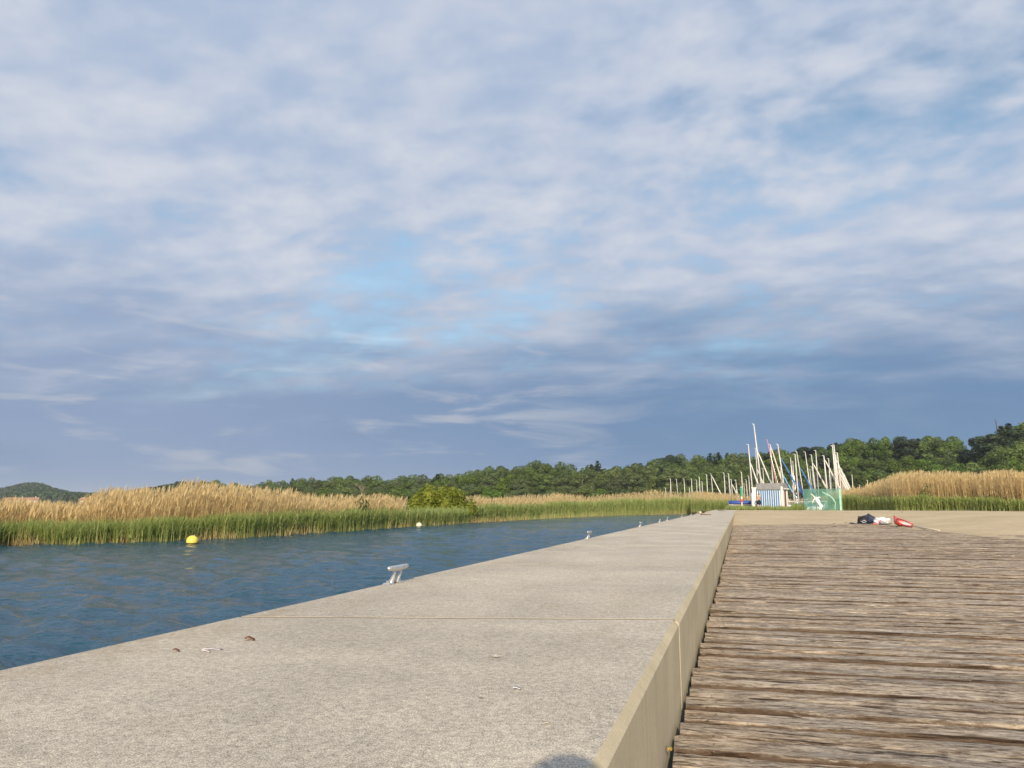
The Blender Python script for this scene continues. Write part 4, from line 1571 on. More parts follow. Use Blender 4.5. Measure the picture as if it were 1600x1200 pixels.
G1 = 'dinghies parked behind the striped hut'
G2 = 'dinghies parked behind the green windscreen'
G3 = 'dinghies in the far row beyond the reeds'
cboat((385, 150), (460, 760), 94, 0.19, 'sailing boat with by far the tallest white mast of the boat park', G1, jib=('alu', 0.68, 2.1), head=0.0)
cboat((328, 362), (370, 830), 92, 0.16, 'sailing boat with a leaning white mast rising at the privacy screen of the hut', G1, jib=('alu', 0.72, 1.5), head=0.0)
cboat((405, 402), (425, 770), 97, 0.12, 'sailing boat with a thin upright mast close beside the tallest mast', G1, jib=('alu', 0.66, 1.9), head=0.1)
cboat((524, 310), (618, 750), 92.5, 0.10, 'sailing boat with a pink furled sail wrapped round its slim mast', G1, spar='pink', head=0.4)
cboat((558, 365), (585, 760), 98, 0.17, 'sailing boat with a stout white mast behind the hut roof, next to the pink one', G1, jib=('cream', 0.96, 2.0), head=0.0)
cboat((635, 360), (695, 760), 95, 0.17, 'sailing boat with white mast and a long dark blue furled sail', G1, jib=('blue', 0.80, 2.6), head=0.0, cover='deep_blue')
cboat((660, 600), (672, 760), 101, 0.11, 'sailing boat with short mast and pale blue furled sail behind the hut', G1, jib=('light_blue', 0.9, 2.3), head=0.0, cover='light_blue')
cboat((480, 612), (490, 760), 104, 0.10, 'small dinghy with a short thin mast showing just above the hut roof', G1)
cboat((768, 500), (790, 780), 96, 0.12, 'bare-masted white dinghy in the gap between hut and windscreen', 'dinghies in the gap beside the hut', head=0.7)
cboat((792, 540), (802, 760), 99, 0.11, 'bare-masted white dinghy in the gap between hut and windscreen', 'dinghies in the gap beside the hut', head=0.5)
cboat((815, 465), (850, 930), 93, 0.15, 'sailing boat with a thick mast and blue cover just past the hut door', G1, cover='deep_blue', head=0.2, jib=('deep_blue', 0.55, 1.2))
cboat((832, 435), (905, 900), 95, 0.12, 'sailing boat with bright blue furled sail reaching down behind the windscreen edge', G2, jib=('blue', 0.74, 2.0), head=0.0, cover='blue')
LBG = 'bare-masted white dinghy standing behind the green windscreen'
for (t_, b_, d_, th_) in (((920, 440), (975, 830), 96, 0.12), ((970, 620), (986, 830), 101, 0.09), ((990, 592), (1020, 830), 99, 0.10), ((1030, 425), (1060, 850), 97, 0.14), ((1165, 510), (1186, 850), 95, 0.13), ((1185, 610), (1200, 850), 100, 0.09), ((780, 590), (800, 800), 103, 0.09)):
    cboat(t_, b_, d_, th_, LBG, G2)
cboat((985, 470), (1030, 860), 93, 0.12, 'sailing boat with a long white furled sail slanting above the windscreen', G2, jib=('alu', 0.85, 2.3), head=0.0)
cboat((1115, 480), (1150, 850), 92, 0.18, 'sailing boat with a thick mast above the pale arc of the windscreen', G2, jib=('alu', 0.93, 2.4), head=0.0)
LBT = 'tall-masted white boat in the dense cluster at the end of the windscreen'
G4 = 'boats clustered at the end of the windscreen'
for (t_, b_, d_, th_, jb) in (((1205, 378), (1242, 790), 92, 0.17, None), ((1220, 368), (1252, 760), 95, 0.18, ('alu', 0.62, 2.0)), ((1255, 450), (1292, 830), 93, 0.17, ('alu', 0.66, 1.7)), ((1240, 470), (1268, 800), 98, 0.13, ('alu', 0.9, 1.9)),
                              ((1232, 560), (1262, 830), 96, 0.12, None), ((1275, 590), (1318, 860), 99, 0.11, ('alu', 0.95, 1.6)), ((1300, 612), (1345, 850), 97, 0.10, ('alu', 0.9, 1.2))):
    cboat(t_, b_, d_, th_, LBT, G4, jib=jb, head=0.0)
cboat((1268, 640), (1340, 860), 91, 0.08, 'small boat with an orange-tinted spar leaning in the cluster past the windscreen', G4, spar='orange', head=0.0)
LBF = 'distant dinghy with a thin bare mast in the row behind the lake reeds'
for (t_, b_, th_) in (((75, 660), (90, 890), 0.13), ((122, 665), (145, 910), 0.14), ((150, 730), (165, 915), 0.12), ((197, 735), (215, 880), 0.11), ((257, 650), (270, 890), 0.17), ((305, 730), (318, 890), 0.12), ((332, 690), (345, 880), 0.13), ((282, 770), (290, 880), 0.10)):
    jb = ('alu', 0.85, 1.7) if t_[0] == 150 else None
    cboat(t_, b_, 128, th_, LBF, G3, jib=jb)
cboat((237, 715), (250, 880), 130, 0.12, 'distant dinghy with a reddish brown mast in the row behind the reeds', G3, spar='brown')
for (x0, y0, x1, y1) in ((1172, 222, 1175, 310), (1207, 222, 1215, 305), (1252, 222, 1258, 305), (1297, 222, 1300, 300), (1327, 228, 1330, 300), (1343, 210, 1348, 300), (1360, 238, 1362, 300), (1387, 195, 1393, 310), (1413, 190, 1425, 315), (1490, 185, 1497, 320), (1517, 190, 1527, 330), (1534, 225, 1540, 330), (1561, 228, 1567, 320), (1285, 275, 1287, 310), (1143, 275, 1144, 305)):
    boat(740 + x0 / 3.81, 690 + y0 / 3.81, 740 + x1 / 3.81, 690 + y1 / 3.81, random.uniform(132, 142), random.uniform(0.11, 0.16), LBF, G3, jib=('alu', 0.95, 2.3) if x0 == 1413 else None)
for (x0, y0, x1, y1, th_) in ((1408, 680, 1420, 850, 0.12), (1490, 785, 1491, 850, 0.10), (1570, 735, 1570, 850, 0.11)):
    cboat((x0, y0), (x1, y1), 118, th_, 'lone thin dinghy mast against the hedge behind the beach reeds', 'masts against the hedge', spar='cream')

# blue and white boat lying beside the hut
pb = at_range(1160, 788, 90)
gzb = sand_z(pb.x, pb.y)
t = thing('rowing_boat', 'blue and white boat on a trestle beside the hut and banded post', 'boat', (pb.x, pb.y, gzb), YAW)
h = hull_mesh(4.0, 1.3, 0.42).build('hull', M['gel'], t, True)
h.location = (0.6, 0, 0.40)
h.rotation_euler = (0, 0, math.pi)
mb = MB()
secs = []
for i in range(9):
    f = i / 8
    x = (f - 0.55) * 4.0
    bw = 0.70 * math.sqrt(max(0.015, 1 - ((0.55 - f) / 0.56) ** 2)) if f < 0.55 else 0.70 - 0.1 * (f - 0.55)
    secs.append([(x, -bw, 0.62), (x, -bw * 1.02, 0.90), (x, -bw * 0.4, 1.0), (x, bw * 0.4, 1.0), (x, bw * 1.02, 0.90), (x, bw, 0.62)])
mb.loft(secs, close=True)
cv = mb.build('cover', M['deep_blue'], t, True)
cv.location = (0.6, 0, 0.06)
cv.scale = (1.0, 1.05, 1.0)
for x in (-0.5, 1.4):
    for s in (-1, 1):
        MB().tube([(x, s * 0.12, 0.62), (x + 0.1, s * 0.55, 0.0)], 0.03, 6).build('trestle_leg', M['steel'], t)
    MB().tube([(x, -0.5, 0.56), (x, 0.5, 0.56)], 0.035, 6).build('trestle_bar', M['steel'], t)
# low boats past the hut
for (px, d, lb, cvm) in ((1236.5, 89, 'low white dinghy hull with blue side beside the hut doorway', 'blue'), (1250, 91, 'low dinghy with a violet-blue cover at the windscreen edge', 'deep_blue')):
    p = at_range(px, 788, d)
    gz = sand_z(p.x, p.y)
    t = thing('dinghy_hull', lb, 'boat', (p.x, p.y, gz), YAW + 0.9)
    h = hull_mesh(3.0, 1.25, 0.42).build('hull', M['gel'], t, True)
    h.location = (0, 0, 0.12)
    MB().loft([[(x, -bw, 0.34), (x, -bw * 0.9, 0.68), (x, bw * 0.9, 0.68), (x, bw, 0.34)] for x, bw in ((-1.3, 0.50), (-0.4, 0.66), (0.4, 0.64), (1.0, 0.45), (1.35, 0.14))], close=True).build('cover', M[cvm], t)
    MB().box((0, 0, 0.09), (0.9, 0.7, 0.18)).build('cradle', M['driftwood'], t)

# ------------------------------------------------------------------ striped beach hut
HD = 84.0
def hut_pt(px, py, d=HD):
    return at_range(px, py, d)
c0 = cr(560, 1010)
ph = at_range(1120 + 578 / 6.667, 788, HD + 1.2)
gz = sand_z(ph.x, ph.y)
S_ = HD / FPX / math.cos(0.0)
hut = thing('beach_hut', 'blue and white striped wooden beach hut with grey roof', 'hut', (ph.x, ph.y, gz), YAW - 0.60)
HW, HDp, HH = 2.62, 1.80, 2.25
MB().box((0, 0, 0.06), (HW + 0.1, HDp + 0.1, 0.12)).build('plinth', M['grey_cloth'], hut)
MB().box((0, 0, 0.12 + HH / 2), (HW, HDp, HH)).build('wall', M['white'], hut)
nst = 10
for k in range(nst):
    xk = -HW / 2 + 0.10 + (k + 0.5) * (HW - 0.35) / nst
    MB().box((xk, -HDp / 2 - 0.012, 0.14 + 1.98 / 2), ((HW - 0.35) / nst * 0.60, 0.024, 1.98)).build('stripe_board', M['blue'], hut)
for k in range(3):
    MB().box((-HW / 2 - 0.012, -HDp / 2 + 0.35 + 0.5 * k, 0.14 + 0.99), (0.024, 0.15, 1.98)).build('stripe_board', M['blue'], hut)
# entrance porch on the end wall: white jambs with a brown door set back
for yj in (-HDp / 2 + 0.18, HDp / 2 - 0.18):
    MB().box((HW / 2 + 0.07, yj, 0.1 + 1.08), (0.14, 0.42, 2.16)).build('door_jamb', M['white'], hut)
dr = MB().box((HW / 2 + 0.035, 0, 0.12 + 0.98), (0.05, HDp - 0.80, 1.96)).build('door', M['brown'], hut)
MB().tube([(HW / 2 + 0.07, 0.28, 1.05), (HW / 2 + 0.11, 0.28, 1.05), (HW / 2 + 0.11, 0.18, 1.05)], 0.012, 6).build('handle', M['steel'], dr)
# mansard-like roof: steep front and back skirts with a flat crown
def roof_block(x0, x1, name):
    y0, y1 = -HDp / 2 - 0.14, HDp / 2 + 0.14
    z0, z1 = 0.12 + HH - 0.18, 0.12 + HH + 0.50
    ins = 0.16
    mb = MB()
    mb.add([(x0, y0, z0), (x1, y0, z0), (x1, y1, z0), (x0, y1, z0), (x0 + ins, y0 + ins, z1), (x1 - ins, y0 + ins, z1), (x1 - ins, y1 - ins, z1), (x0 + ins, y1 - ins, z1)],
           [(3, 2, 1, 0), (4, 5, 6, 7), (0, 1, 5, 4), (1, 2, 6, 5), (2, 3, 7, 6), (3, 0, 4, 7)])
    return mb.build(name, M['grey_roof'], hut)
roof_block(-HW / 2 - 0.16, HW / 2 + 0.24, 'roof')
MB().box((HW / 2 + 0.03, -HDp / 2 - 0.10, 0.12 + HH / 2 + 0.06), (0.20, 0.10, HH + 0.12)).build('corner_board', M['white'], hut)
MB().box((HW / 2 + 0.26, 0, 0.12 + HH - 0.10), (0.04, HDp + 0.2, 0.14)).build('fascia_board', M['white'], hut)

# white privacy screen in front of the hut
p = at_range(cr(393, 900)[0], 788, 82.5)
gz = sand_z(p.x, p.y)
t = thing('privacy_screen', 'narrow white wooden screen panel standing in front of the hut', 'screen', (p.x, p.y, gz), YAW - 0.2)
MB().box((0, 0, 1.15), (0.40, 0.09, 2.30)).build('panel', M['white'], t)
MB().box((0, 0, 2.34), (0.54, 0.20, 0.07)).build('cap', M['white'], t)
MB().box((-0.235, 0.45, 0.92), (0.05, 0.80, 1.75)).build('side_panel', M['white'], t)
for k in range(2):
    MB().box((-0.27, 0.25 + 0.36 * k, 0.92), (0.02, 0.16, 1.7)).build('stripe_board', M['blue'], t)
for s in (-1, 1):
    MB().box((s * 0.17, -0.065, 1.1), (0.05, 0.035, 2.2)).build('batten', M['white'], t)

# ------------------------------------------------------------------ banded post
p = at_range(cr(262, 1040)[0], 788, 82)
gz = sand_z(p.x, p.y)
top = CAM_Z + (788 - cr(0, 815)[1]) * 82 / FPX - gz
t = thing('beach_post', 'slim cream post with red, white and green bands on the sand', 'post', (p.x, p.y, gz - 0.02))
zs = lambda y_: top * (1040 - y_) / 225
MB().tube([(0, 0, 0), (0, 0, zs(960))], 0.065, 10).build('pole', M['cream'], t, True)
MB().tube([(0, 0, zs(960)), (0, 0, zs(932))], 0.11, 12).build('red_band', M['red'], t)
MB().tube([(0, 0, zs(932)), (0, 0, zs(904))], 0.075, 12).build('white_band', M['white'], t)
MB().tube([(0, 0, zs(904)), (0, 0, zs(822))], [0.13, 0.13], 12).build('green_band', M['green'], t)
MB().ball((0, 0, zs(822)), 0.09, 12, 8).build('cap', M['pale_print'], t, True)

# ------------------------------------------------------------------ green windscreen with white printed figure
WD = 81.0
pl = at_range(cr(905, 1035)[0], 788, WD)
pr = at_range(cr(1300, 1035)[0], 788, WD)
gz = (sand_z(pl.x, pl.y) + sand_z(pr.x, pr.y)) / 2
wv_ = (pr - pl)
wl = math.hypot(wv_.x, wv_.y)
t = thing('windscreen_banner', 'green mesh windscreen banner with a white painted figure, on posts', 'banner', ((pl.x + pr.x) / 2, (pl.y + pr.y) / 2, gz), math.atan2(wv_.y, wv_.x))
wh = CAM_Z + (788 - cr(0, 842)[1]) * WD / FPX - gz
nxw, nzw = 40, 14
wavef = lambda x, z: 0.05 * math.sin(x * 2.1 + z * 0.7) + 0.03 * math.sin(x * 4.7 - z * 1.3)
vs = [((i / nxw - 0.5) * wl, wavef((i / nxw - 0.5) * wl, j / nzw * wh), 0.03 + (wh - 0.03) * j / nzw) for i in range(nxw + 1) for j in range(nzw + 1)]
fs = [(i * (nzw + 1) + j, (i + 1) * (nzw + 1) + j, (i + 1) * (nzw + 1) + j + 1, i * (nzw + 1) + j + 1) for i in range(nxw) for j in range(nzw)]
MB().add(vs, fs).build('mesh_sheet', M['net'], t, True)
for k in range(4):
    xk = -wl / 2 + wl * k / 3
    MB().tube([(xk, 0.12, -0.1), (xk, 0.12, wh + 0.08)], 0.035, 8).build('post', M['pale_print'] if k == 3 else M['driftwood'], t, True)
MB().tube([(-wl / 2, 0.10, wh), (0, 0.10, wh - 0.03), (wl / 2, 0.10, wh)], 0.012, 6).build('top_wire', M['steel'], t)
MB().box((wl / 2 - 0.10, -0.10, wh * 0.5), (0.16, 0.02, wh * 0.98)).build('pale_edge_strip', M['pale_print'], t)


def strip(points, widths, mat, name):
    """a flat print on the sheet, following its waves; points in close-up coordinates"""
    pts = []
    for (x, y_) in points:
        u = (x - 905) / 395 - 0.5
        v = (1035 - y_) / 193
        pts.append(Vector((u * wl, 0, v * wh)))
    # resample
    fine_, fw = [], []
    for i in range(len(pts) - 1):
        for k in range(4):
            f = k / 4
            fine_.append(pts[i].lerp(pts[i + 1], f))
            fw.append(widths[i] * (1 - f) + widths[i + 1] * f)
    fine_.append(pts[-1])
    fw.append(widths[-1])
    vs, fs = [], []
    for i, p_ in enumerate(fine_):
        tg = (fine_[min(i + 1, len(fine_) - 1)] - fine_[max(i - 1, 0)]).normalized()
        nn = Vector((-tg.z, 0, tg.x))
        for s in (-1, 1):
            q_ = p_ + nn * s * fw[i] * 0.36
            vs.append((q_.x, wavef(q_.x, q_.z) - 0.022, q_.z))
    for i in range(len(fine_) - 1):
        fs.append((2 * i, 2 * i + 1, 2 * i + 3, 2 * i + 2))
    MB().add(vs, fs).build(name, M[mat], t)


strip([(988, 882), (1012, 902), (1034, 922), (1060, 945)], [0.05, 0.10, 0.16, 0.22], 'print', 'printed_arm')
strip([(1040, 915), (1052, 938), (1066, 962), (1078, 985)], [0.22, 0.46, 0.36, 0.20], 'print', 'printed_torso')
strip([(1030, 925), (1008, 945), (1003, 968)], [0.12, 0.10, 0.06], 'print', 'printed_arm')
strip([(1062, 915), (1085, 918)], [0.14, 0.10], 'print', 'printed_head')
strip([(1072, 968), (1100, 990), (1088, 1008), (1090, 1026)], [0.18, 0.15, 0.12, 0.08], 'print', 'printed_leg')
strip([(1066, 975), (1082, 1000), (1072, 1016), (1075, 1030)], [0.17, 0.13, 0.10, 0.07], 'print', 'printed_leg')
strip([(915, 938), (950, 938)], [0.06, 0.06], 'pale_print', 'printed_stroke')
strip([(912, 955), (945, 962)], [0.05, 0.06], 'pale_print', 'printed_stroke')
strip([(920, 972), (960, 968)], [0.04, 0.05], 'pale_print', 'printed_stroke')
strip([(1105, 868), (1145, 888), (1190, 905), (1222, 935), (1240, 968), (1230, 1000), (1232, 1026)], [0.08, 0.12, 0.14, 0.12, 0.12, 0.09, 0.08], 'pale_print', 'printed_arc')
strip([(1120, 875), (1160, 882), (1205, 920), (1225, 955)], [0.05, 0.06, 0.07, 0.05], 'pale_print', 'printed_arc')
strip([(1090, 1012), (1125, 985), (1150, 960)], [0.04, 0.05, 0.03], 'pale_print', 'printed_stroke')

# ------------------------------------------------------------------ person beside the hut
p = at_range(cr(442, 1040)[0], 788, 81.6)
gz = sand_z(p.x, p.y)
person = thing('person', 'bare-backed person in dark shorts standing before the striped hut', 'person', (p.x, p.y, gz + 0.0), YAW + 0.5)


def skin_body(chains, root, name, mat, parent, levels=2):
    """chains: list of lists of (xyz, radius); the first point of a later chain may index an existing point by name"""
    vs, es, rs, names_ = [], [], [], {}
    for ch in chains:
        prev = None
        for nm, co, r_ in ch:
            if co is None:
                i = names_[nm]
            else:
                i = len(vs)
                vs.append(co)
                rs.append(r_)
                if nm:
                    names_[nm] = i
            if prev is not None:
                es.append((prev, i))
            prev = i
    me = bpy.data.meshes.new(name)
    me.from_pydata(vs, es, [])
    o = link(name, me, parent)
    md = o.modifiers.new('skin', 'SKIN')
    sv = me.skin_vertices[0].data if me.skin_vertices else None
    if sv is None:
        bm = bmesh.new()
        bm.from_mesh(me)
        bm.verts.layers.skin.verify()
        bm.to_mesh(me)
        bm.free()
        sv = me.skin_vertices[0].data
    for i, r_ in enumerate(rs):
        sv[i].radius = r_ if isinstance(r_, tuple) else (r_, r_)
        sv[i].use_root = (i == names_[root])
    md.use_smooth_shade = True
    o.modifiers.new('sub', 'SUBSURF').levels = levels
    o.modifiers['sub'].render_levels = levels
    dg = bpy.context.evaluated_depsgraph_get()
    ev = o.evaluated_get(dg)
    me2 = bpy.data.meshes.new_from_object(ev)
    o.modifiers.clear()
    o.data = me2
    me2.materials.clear()
    me2.materials.append(mat)
    return o


# facing -Y in its own frame, arms bent forward in front of the chest, weight on both legs
chains = [
    [('pelvis', (0, 0, 0.93), (0.155, 0.11)), ('waist', (0, 0.0, 1.08), (0.125, 0.09)), ('chest', (0, 0.01, 1.27), (0.155, 0.105)), ('neckbase', (0, 0.015, 1.42), (0.08, 0.07)), ('neck', (0, 0.0, 1.49), 0.052), ('skull', (0, -0.015, 1.585), (0.075, 0.09)), ('crown', (0, -0.01, 1.66), (0.066, 0.08))],
    [('neckbase', None, 0), ('shoulderR', (0.17, 0.02, 1.385), 0.058), ('elbowR', (0.245, 0.03, 1.11), 0.041), ('wristR', (0.13, -0.17, 1.10), 0.028), ('palmR', (0.085, -0.225, 1.11), (0.03, 0.022))],
    [('neckbase', None, 0), ('shoulderL', (-0.17, 0.02, 1.385), 0.058), ('elbowL', (-0.245, 0.03, 1.11), 0.041), ('wristL', (-0.13, -0.17, 1.10), 0.028), ('palmL', (-0.085, -0.225, 1.11), (0.03, 0.022))],
    [('pelvis', None, 0), ('hipR', (0.095, 0, 0.86), 0.092), ('kneeR', (0.105, -0.015, 0.48), 0.056), ('calfR', (0.107, 0.012, 0.33), 0.054), ('ankleR', (0.11, 0.015, 0.085), 0.036), ('footR', (0.115, -0.05, 0.040), (0.040, 0.034)), ('toeR', (0.12, -0.15, 0.026), (0.042, 0.02))],
    [('pelvis', None, 0), ('hipL', (-0.095, 0, 0.86), 0.092), ('kneeL', (-0.115, -0.03, 0.48), 0.056), ('calfL', (-0.117, -0.002, 0.33), 0.054), ('ankleL', (-0.12, 0.0, 0.085), 0.036), ('footL', (-0.125, -0.065, 0.040), (0.040, 0.034)), ('toeL', (-0.135, -0.165, 0.026), (0.042, 0.02))],
]
for s, nm in ((1, 'R'), (-1, 'L')):
    for k, (dx_, L_) in enumerate(((0.022, 0.060), (0.008, 0.070), (-0.006, 0.066), (-0.019, 0.052))):
        bx_, by_ = s * (0.085 + dx_ * 0.5), -0.24
        chains.append([('palm' + nm, None, 0), (None, (s * (0.075 + dx_), -0.255, 1.115 + 0.012 * k), 0.009), (None, (s * (0.062 + dx_), -0.255 - L_ * 0.6, 1.118 + 0.014 * k), 0.0085), (None, (s * (0.045 + dx_), -0.255 - L_, 1.105 + 0.014 * k), 0.007)])
    chains.append([('palm' + nm, None, 0), (None, (s * 0.065, -0.225, 1.145), 0.010), (None, (s * 0.045, -0.255, 1.168), 0.008)])
skin_body(chains, 'pelvis', 'body', M['skin'], person)
# face: nose, eyes, mouth and ears
mb = MB()
mb.loft([[(-0.012, -0.100, 1.572), (0, -0.122, 1.567), (0.012, -0.100, 1.572)], [(-0.007, -0.100, 1.605), (0, -0.108, 1.607), (0.007, -0.100, 1.605)]])
mb.build('nose', M['skin'], person, True)
for s in (-1, 1):
    MB().ball((s * 0.03, -0.096, 1.605), 0.010, 10, 6).build('eye', M['dark'], person, True)
    MB().ball((s * 0.078, 0.0, 1.595), 0.026, 8, 6, (0.35, 0.7, 1.1)).build('ear', M['skin'], person, True)
MB().ball((0, -0.100, 1.545), 0.020, 8, 5, (1, 0.35, 0.3)).build('mouth', M['pink_cloth'], person, True)
# hair cap
mb = MB()
secs = []
for j in range(7):
    phv = 0.08 + 1.55 * j / 6
    sec = []
    for i in range(18):
        th = 2 * math.pi * i / 18
        fr_ = 1.0
        zdrop = 0.035 * max(0, math.sin(th)) * (j / 6)        # longer at the nape
        if math.sin(th) < -0.3 and j > 4:
            fr_ = 0.94
        sec.append((0.092 * fr_ * math.sin(phv) * math.cos(th), -0.005 + 0.108 * fr_ * math.sin(phv) * math.sin(th), 1.615 + 0.118 * math.cos(phv) - zdrop))
    secs.append(sec)
mb.loft(secs, close=True)
mb.build('hair', M['hair'], person, True)
# shorts: waistband and two legs
mb = MB()
ringn = 16
def ell(cx, cy, rx, ry, z):
    return [(cx + rx * math.cos(2 * math.pi * i / ringn), cy + ry * math.sin(2 * math.pi * i / ringn), z) for i in range(ringn)]
mb.loft([ell(0, 0.005, 0.168, 0.128, 1.03), ell(0, 0.005, 0.192, 0.148, 0.95), ell(0, 0.0, 0.205, 0.152, 0.86), ell(0, 0.0, 0.205, 0.140, 0.80)], close=True)
for s in (-1, 1):
    mb.loft([ell(s * 0.10, 0, 0.108, 0.128, 0.84), ell(s * 0.105, -0.005, 0.108, 0.120, 0.70), ell(s * 0.108, -0.01, 0.108, 0.115, 0.60)], close=True)
mb.build('shorts', M['dark'], person, True)
person.scale = (1.0, 1.0, 1.0)


# ------------------------------------------------------------------ the photographer, kneeling behind the viewpoint
ph_ = thing('person', 'person kneeling on the deck behind the viewpoint whose head shades the front slab', 'person', (0.0, 0.0, DECK_TOP + 0.004))
g = -(DECK_TOP + 0.004)
hx_, hy_ = 0.115, -0.33
chains = [
    [('pelvis', (0.16, -0.58, 0.92 + g), (0.16, 0.12)), ('waist', (0.155, -0.55, 1.06 + g), (0.13, 0.10)), ('chest', (0.145, -0.48, 1.26 + g), (0.16, 0.11)), ('neckbase', (0.135, -0.42, 1.42 + g), (0.08, 0.07)), ('neck', (0.125, -0.38, 1.49 + g), 0.053), ('skull', (hx_, hy_ - 0.01, 1.58 + g), (0.076, 0.09)), ('crown', (hx_, hy_ - 0.02, 1.655 + g), (0.068, 0.08))],
    [('neckbase', None, 0), ('shoulderR', (0.31, -0.43, 1.38 + g), 0.058), ('elbowR', (0.30, -0.26, 1.17 + g), 0.042), ('wristR', (0.13, -0.10, 1.31 + g), 0.028), ('palmR', (0.095, -0.062, 1.34 + g), (0.032, 0.02))],
    [('neckbase', None, 0), ('shoulderL', (-0.03, -0.43, 1.38 + g), 0.058), ('elbowL', (-0.13, -0.28, 1.17 + g), 0.042), ('wristL', (-0.12, -0.10, 1.30 + g), 0.028), ('palmL', (-0.095, -0.062, 1.33 + g), (0.032, 0.02))],
    [('pelvis', None, 0), ('hipR', (0.26, -0.55, 0.84 + g), 0.092), ('kneeR', (0.31, -0.14, 0.675 + g), 0.062), ('shinR', (0.30, -0.40, 0.665 + g), 0.052), ('ankleR', (0.29, -0.66, 0.655 + g), 0.038), ('toeR', (0.28, -0.80, 0.64 + g), 0.03)],
    [('pelvis', None, 0), ('hipL', (0.06, -0.55, 0.84 + g), 0.092), ('kneeL', (0.03, -0.14, 0.675 + g), 0.062), ('shinL', (0.04, -0.40, 0.665 + g), 0.052), ('ankleL', (0.05, -0.66, 0.655 + g), 0.038), ('toeL', (0.06, -0.80, 0.64 + g), 0.03)],
]
for s, nm in ((1, 'R'), (-1, 'L')):
    for k in range(4):
        z_ = 1.372 - 0.019 * k + g
        chains.append([('palm' + nm, None, 0), (None, (s * 0.098, -0.040, z_), 0.009), (None, (s * 0.088, -0.024, z_), 0.008), (None, (s * (0.070 - 0.004 * k), -0.022, z_), 0.007)])
    chains.append([('palm' + nm, None, 0), (None, (s * 0.085, -0.062, 1.372 + g), 0.010), (None, (s * 0.062, -0.060, 1.375 + g), 0.008)])
skin_body(chains, 'pelvis', 'body', M['skin'], ph_)
mb = MB()
secs = []
for j in range(7):
    phv = 0.08 + 1.55 * j / 6
    secs.append([(hx_ + 0.094 * math.sin(phv) * math.cos(2 * math.pi * i / 18), hy_ - 0.018 + 0.108 * math.sin(phv) * math.sin(2 * math.pi * i / 18), 1.615 + g + 0.118 * math.cos(phv)) for i in range(18)])
mb.loft(secs, close=True)
mb.build('hair', M['hair'], ph_, True)
mb = MB()
mb.loft([[(x_ + rx * math.cos(2 * math.pi * i / 16), y_ + ry * math.sin(2 * math.pi * i / 16), z_ + g) for i in range(16)] for x_, y_, rx, ry, z_ in ((0.16, -0.58, 0.20, 0.16, 0.86), (0.157, -0.56, 0.17, 0.13, 1.05), (0.148, -0.49, 0.20, 0.14, 1.25), (0.14, -0.44, 0.17, 0.11, 1.38), (0.13, -0.41, 0.075, 0.07, 1.455))], close=True)
mb.build('shirt', M['grey_cloth'], ph_, True)
phone = thing('smartphone', 'black smartphone held level by the kneeling person', 'phone', (0.0, -0.045, CAM_Z))
MB().box((0, 0, 0), (0.152, 0.008, 0.072)).build('phone_body', M['dark'], phone)
MB().box((0, -0.0048, 0), (0.142, 0.001, 0.066)).build('screen', M['glass'], phone)

# ------------------------------------------------------------------ things left at the edge of the deck
def lump(name, mat, parent, c, size, seed, amp=0.14, sub=4, flat=0.0):
    bm = bmesh.new()
    bmesh.ops.create_icosphere(bm, subdivisions=sub, radius=1.0)
    r = random.Random(seed)
    o1, o2 = r.uniform(0, 9), r.uniform(0, 9)
    for v in bm.verts:
        n = v.co.normalized()
        k = 1 + amp * hash_noise(n.x * 2.4 + o1, n.y * 2.4 + n.z * 2.1 + o2) + amp * 0.6 * hash_noise(n.x * 6 + n.z * 4 + o2, n.y * 6 - o1)
        v.co = Vector((n.x * size[0] * k, n.y * size[1] * k, n.z * size[2] * k))
        if v.co.z < -size[2] * (0.7 - flat):
            v.co.z = -size[2] * (0.7 - flat)
        v.co += Vector((c[0], c[1], c[2] + size[2] * (0.7 - flat)))
    me = bpy.data.meshes.new(name)
    bm.to_mesh(me)
    bm.free()
    me.polygons.foreach_set('use_smooth', [True] * len(me.polygons))
    me.materials.append(mat)
    return link(name, me, parent)


def near_edge(px, py):
    q = on_plane(px, py, DECK_TOP + 0.02)
    return q


q = near_edge(1357, 818.3)
z0 = DECK_TOP + 0.015
kit = YAW * 0.0
bag = thing('sports_bag', 'slouched navy and black holdall lying on a grey mat', 'bag', (q.x, q.y, z0 + 0.025), 0.05)
mb = MB()
secs = []
prof = [(-0.36, 0.08, 0.10), (-0.33, 0.15, 0.20), (-0.20, 0.19, 0.26), (-0.08, 0.20, 0.29), (0.04, 0.21, 0.36), (0.14, 0.20, 0.29), (0.26, 0.18, 0.22), (0.36, 0.14, 0.12), (0.41, 0.06, 0.05)]
for x, hw, hh_ in prof:
    sec = []
    for i in range(16):
        th = 2 * math.pi * i / 16
        cx_, sx_ = math.cos(th), math.sin(th)
        wob = 1 + 0.06 * math.sin(5 * th + x * 19)
        sec.append((x + 0.015 * math.sin(3 * th), hw * wob * (abs(cx_) ** 0.75) * (1 if cx_ > 0 else -1), max(0.0, hh_ * 0.48 + hh_ * 0.52 * wob * (abs(sx_) ** 0.8) * (1 if sx_ > 0 else -1))))
    secs.append(sec)
mb.loft(secs[3:], close=True)
mb.build('body', M['navy'], bag, True)
mb = MB()
mb.loft(secs[:4], close=True)
b2 = mb.build('end_pocket', M['dark'], bag, True)
b2.scale = (1.02, 1.02, 1.02)
MB().tube([(-0.10, -0.17, 0.03), (-0.085, -0.205, 0.14), (-0.075, -0.14, 0.27), (-0.07, 0.0, 0.31), (-0.07, 0.15, 0.26)], 0.008, 6).build('piping', M['grey_cloth'], bag, True)
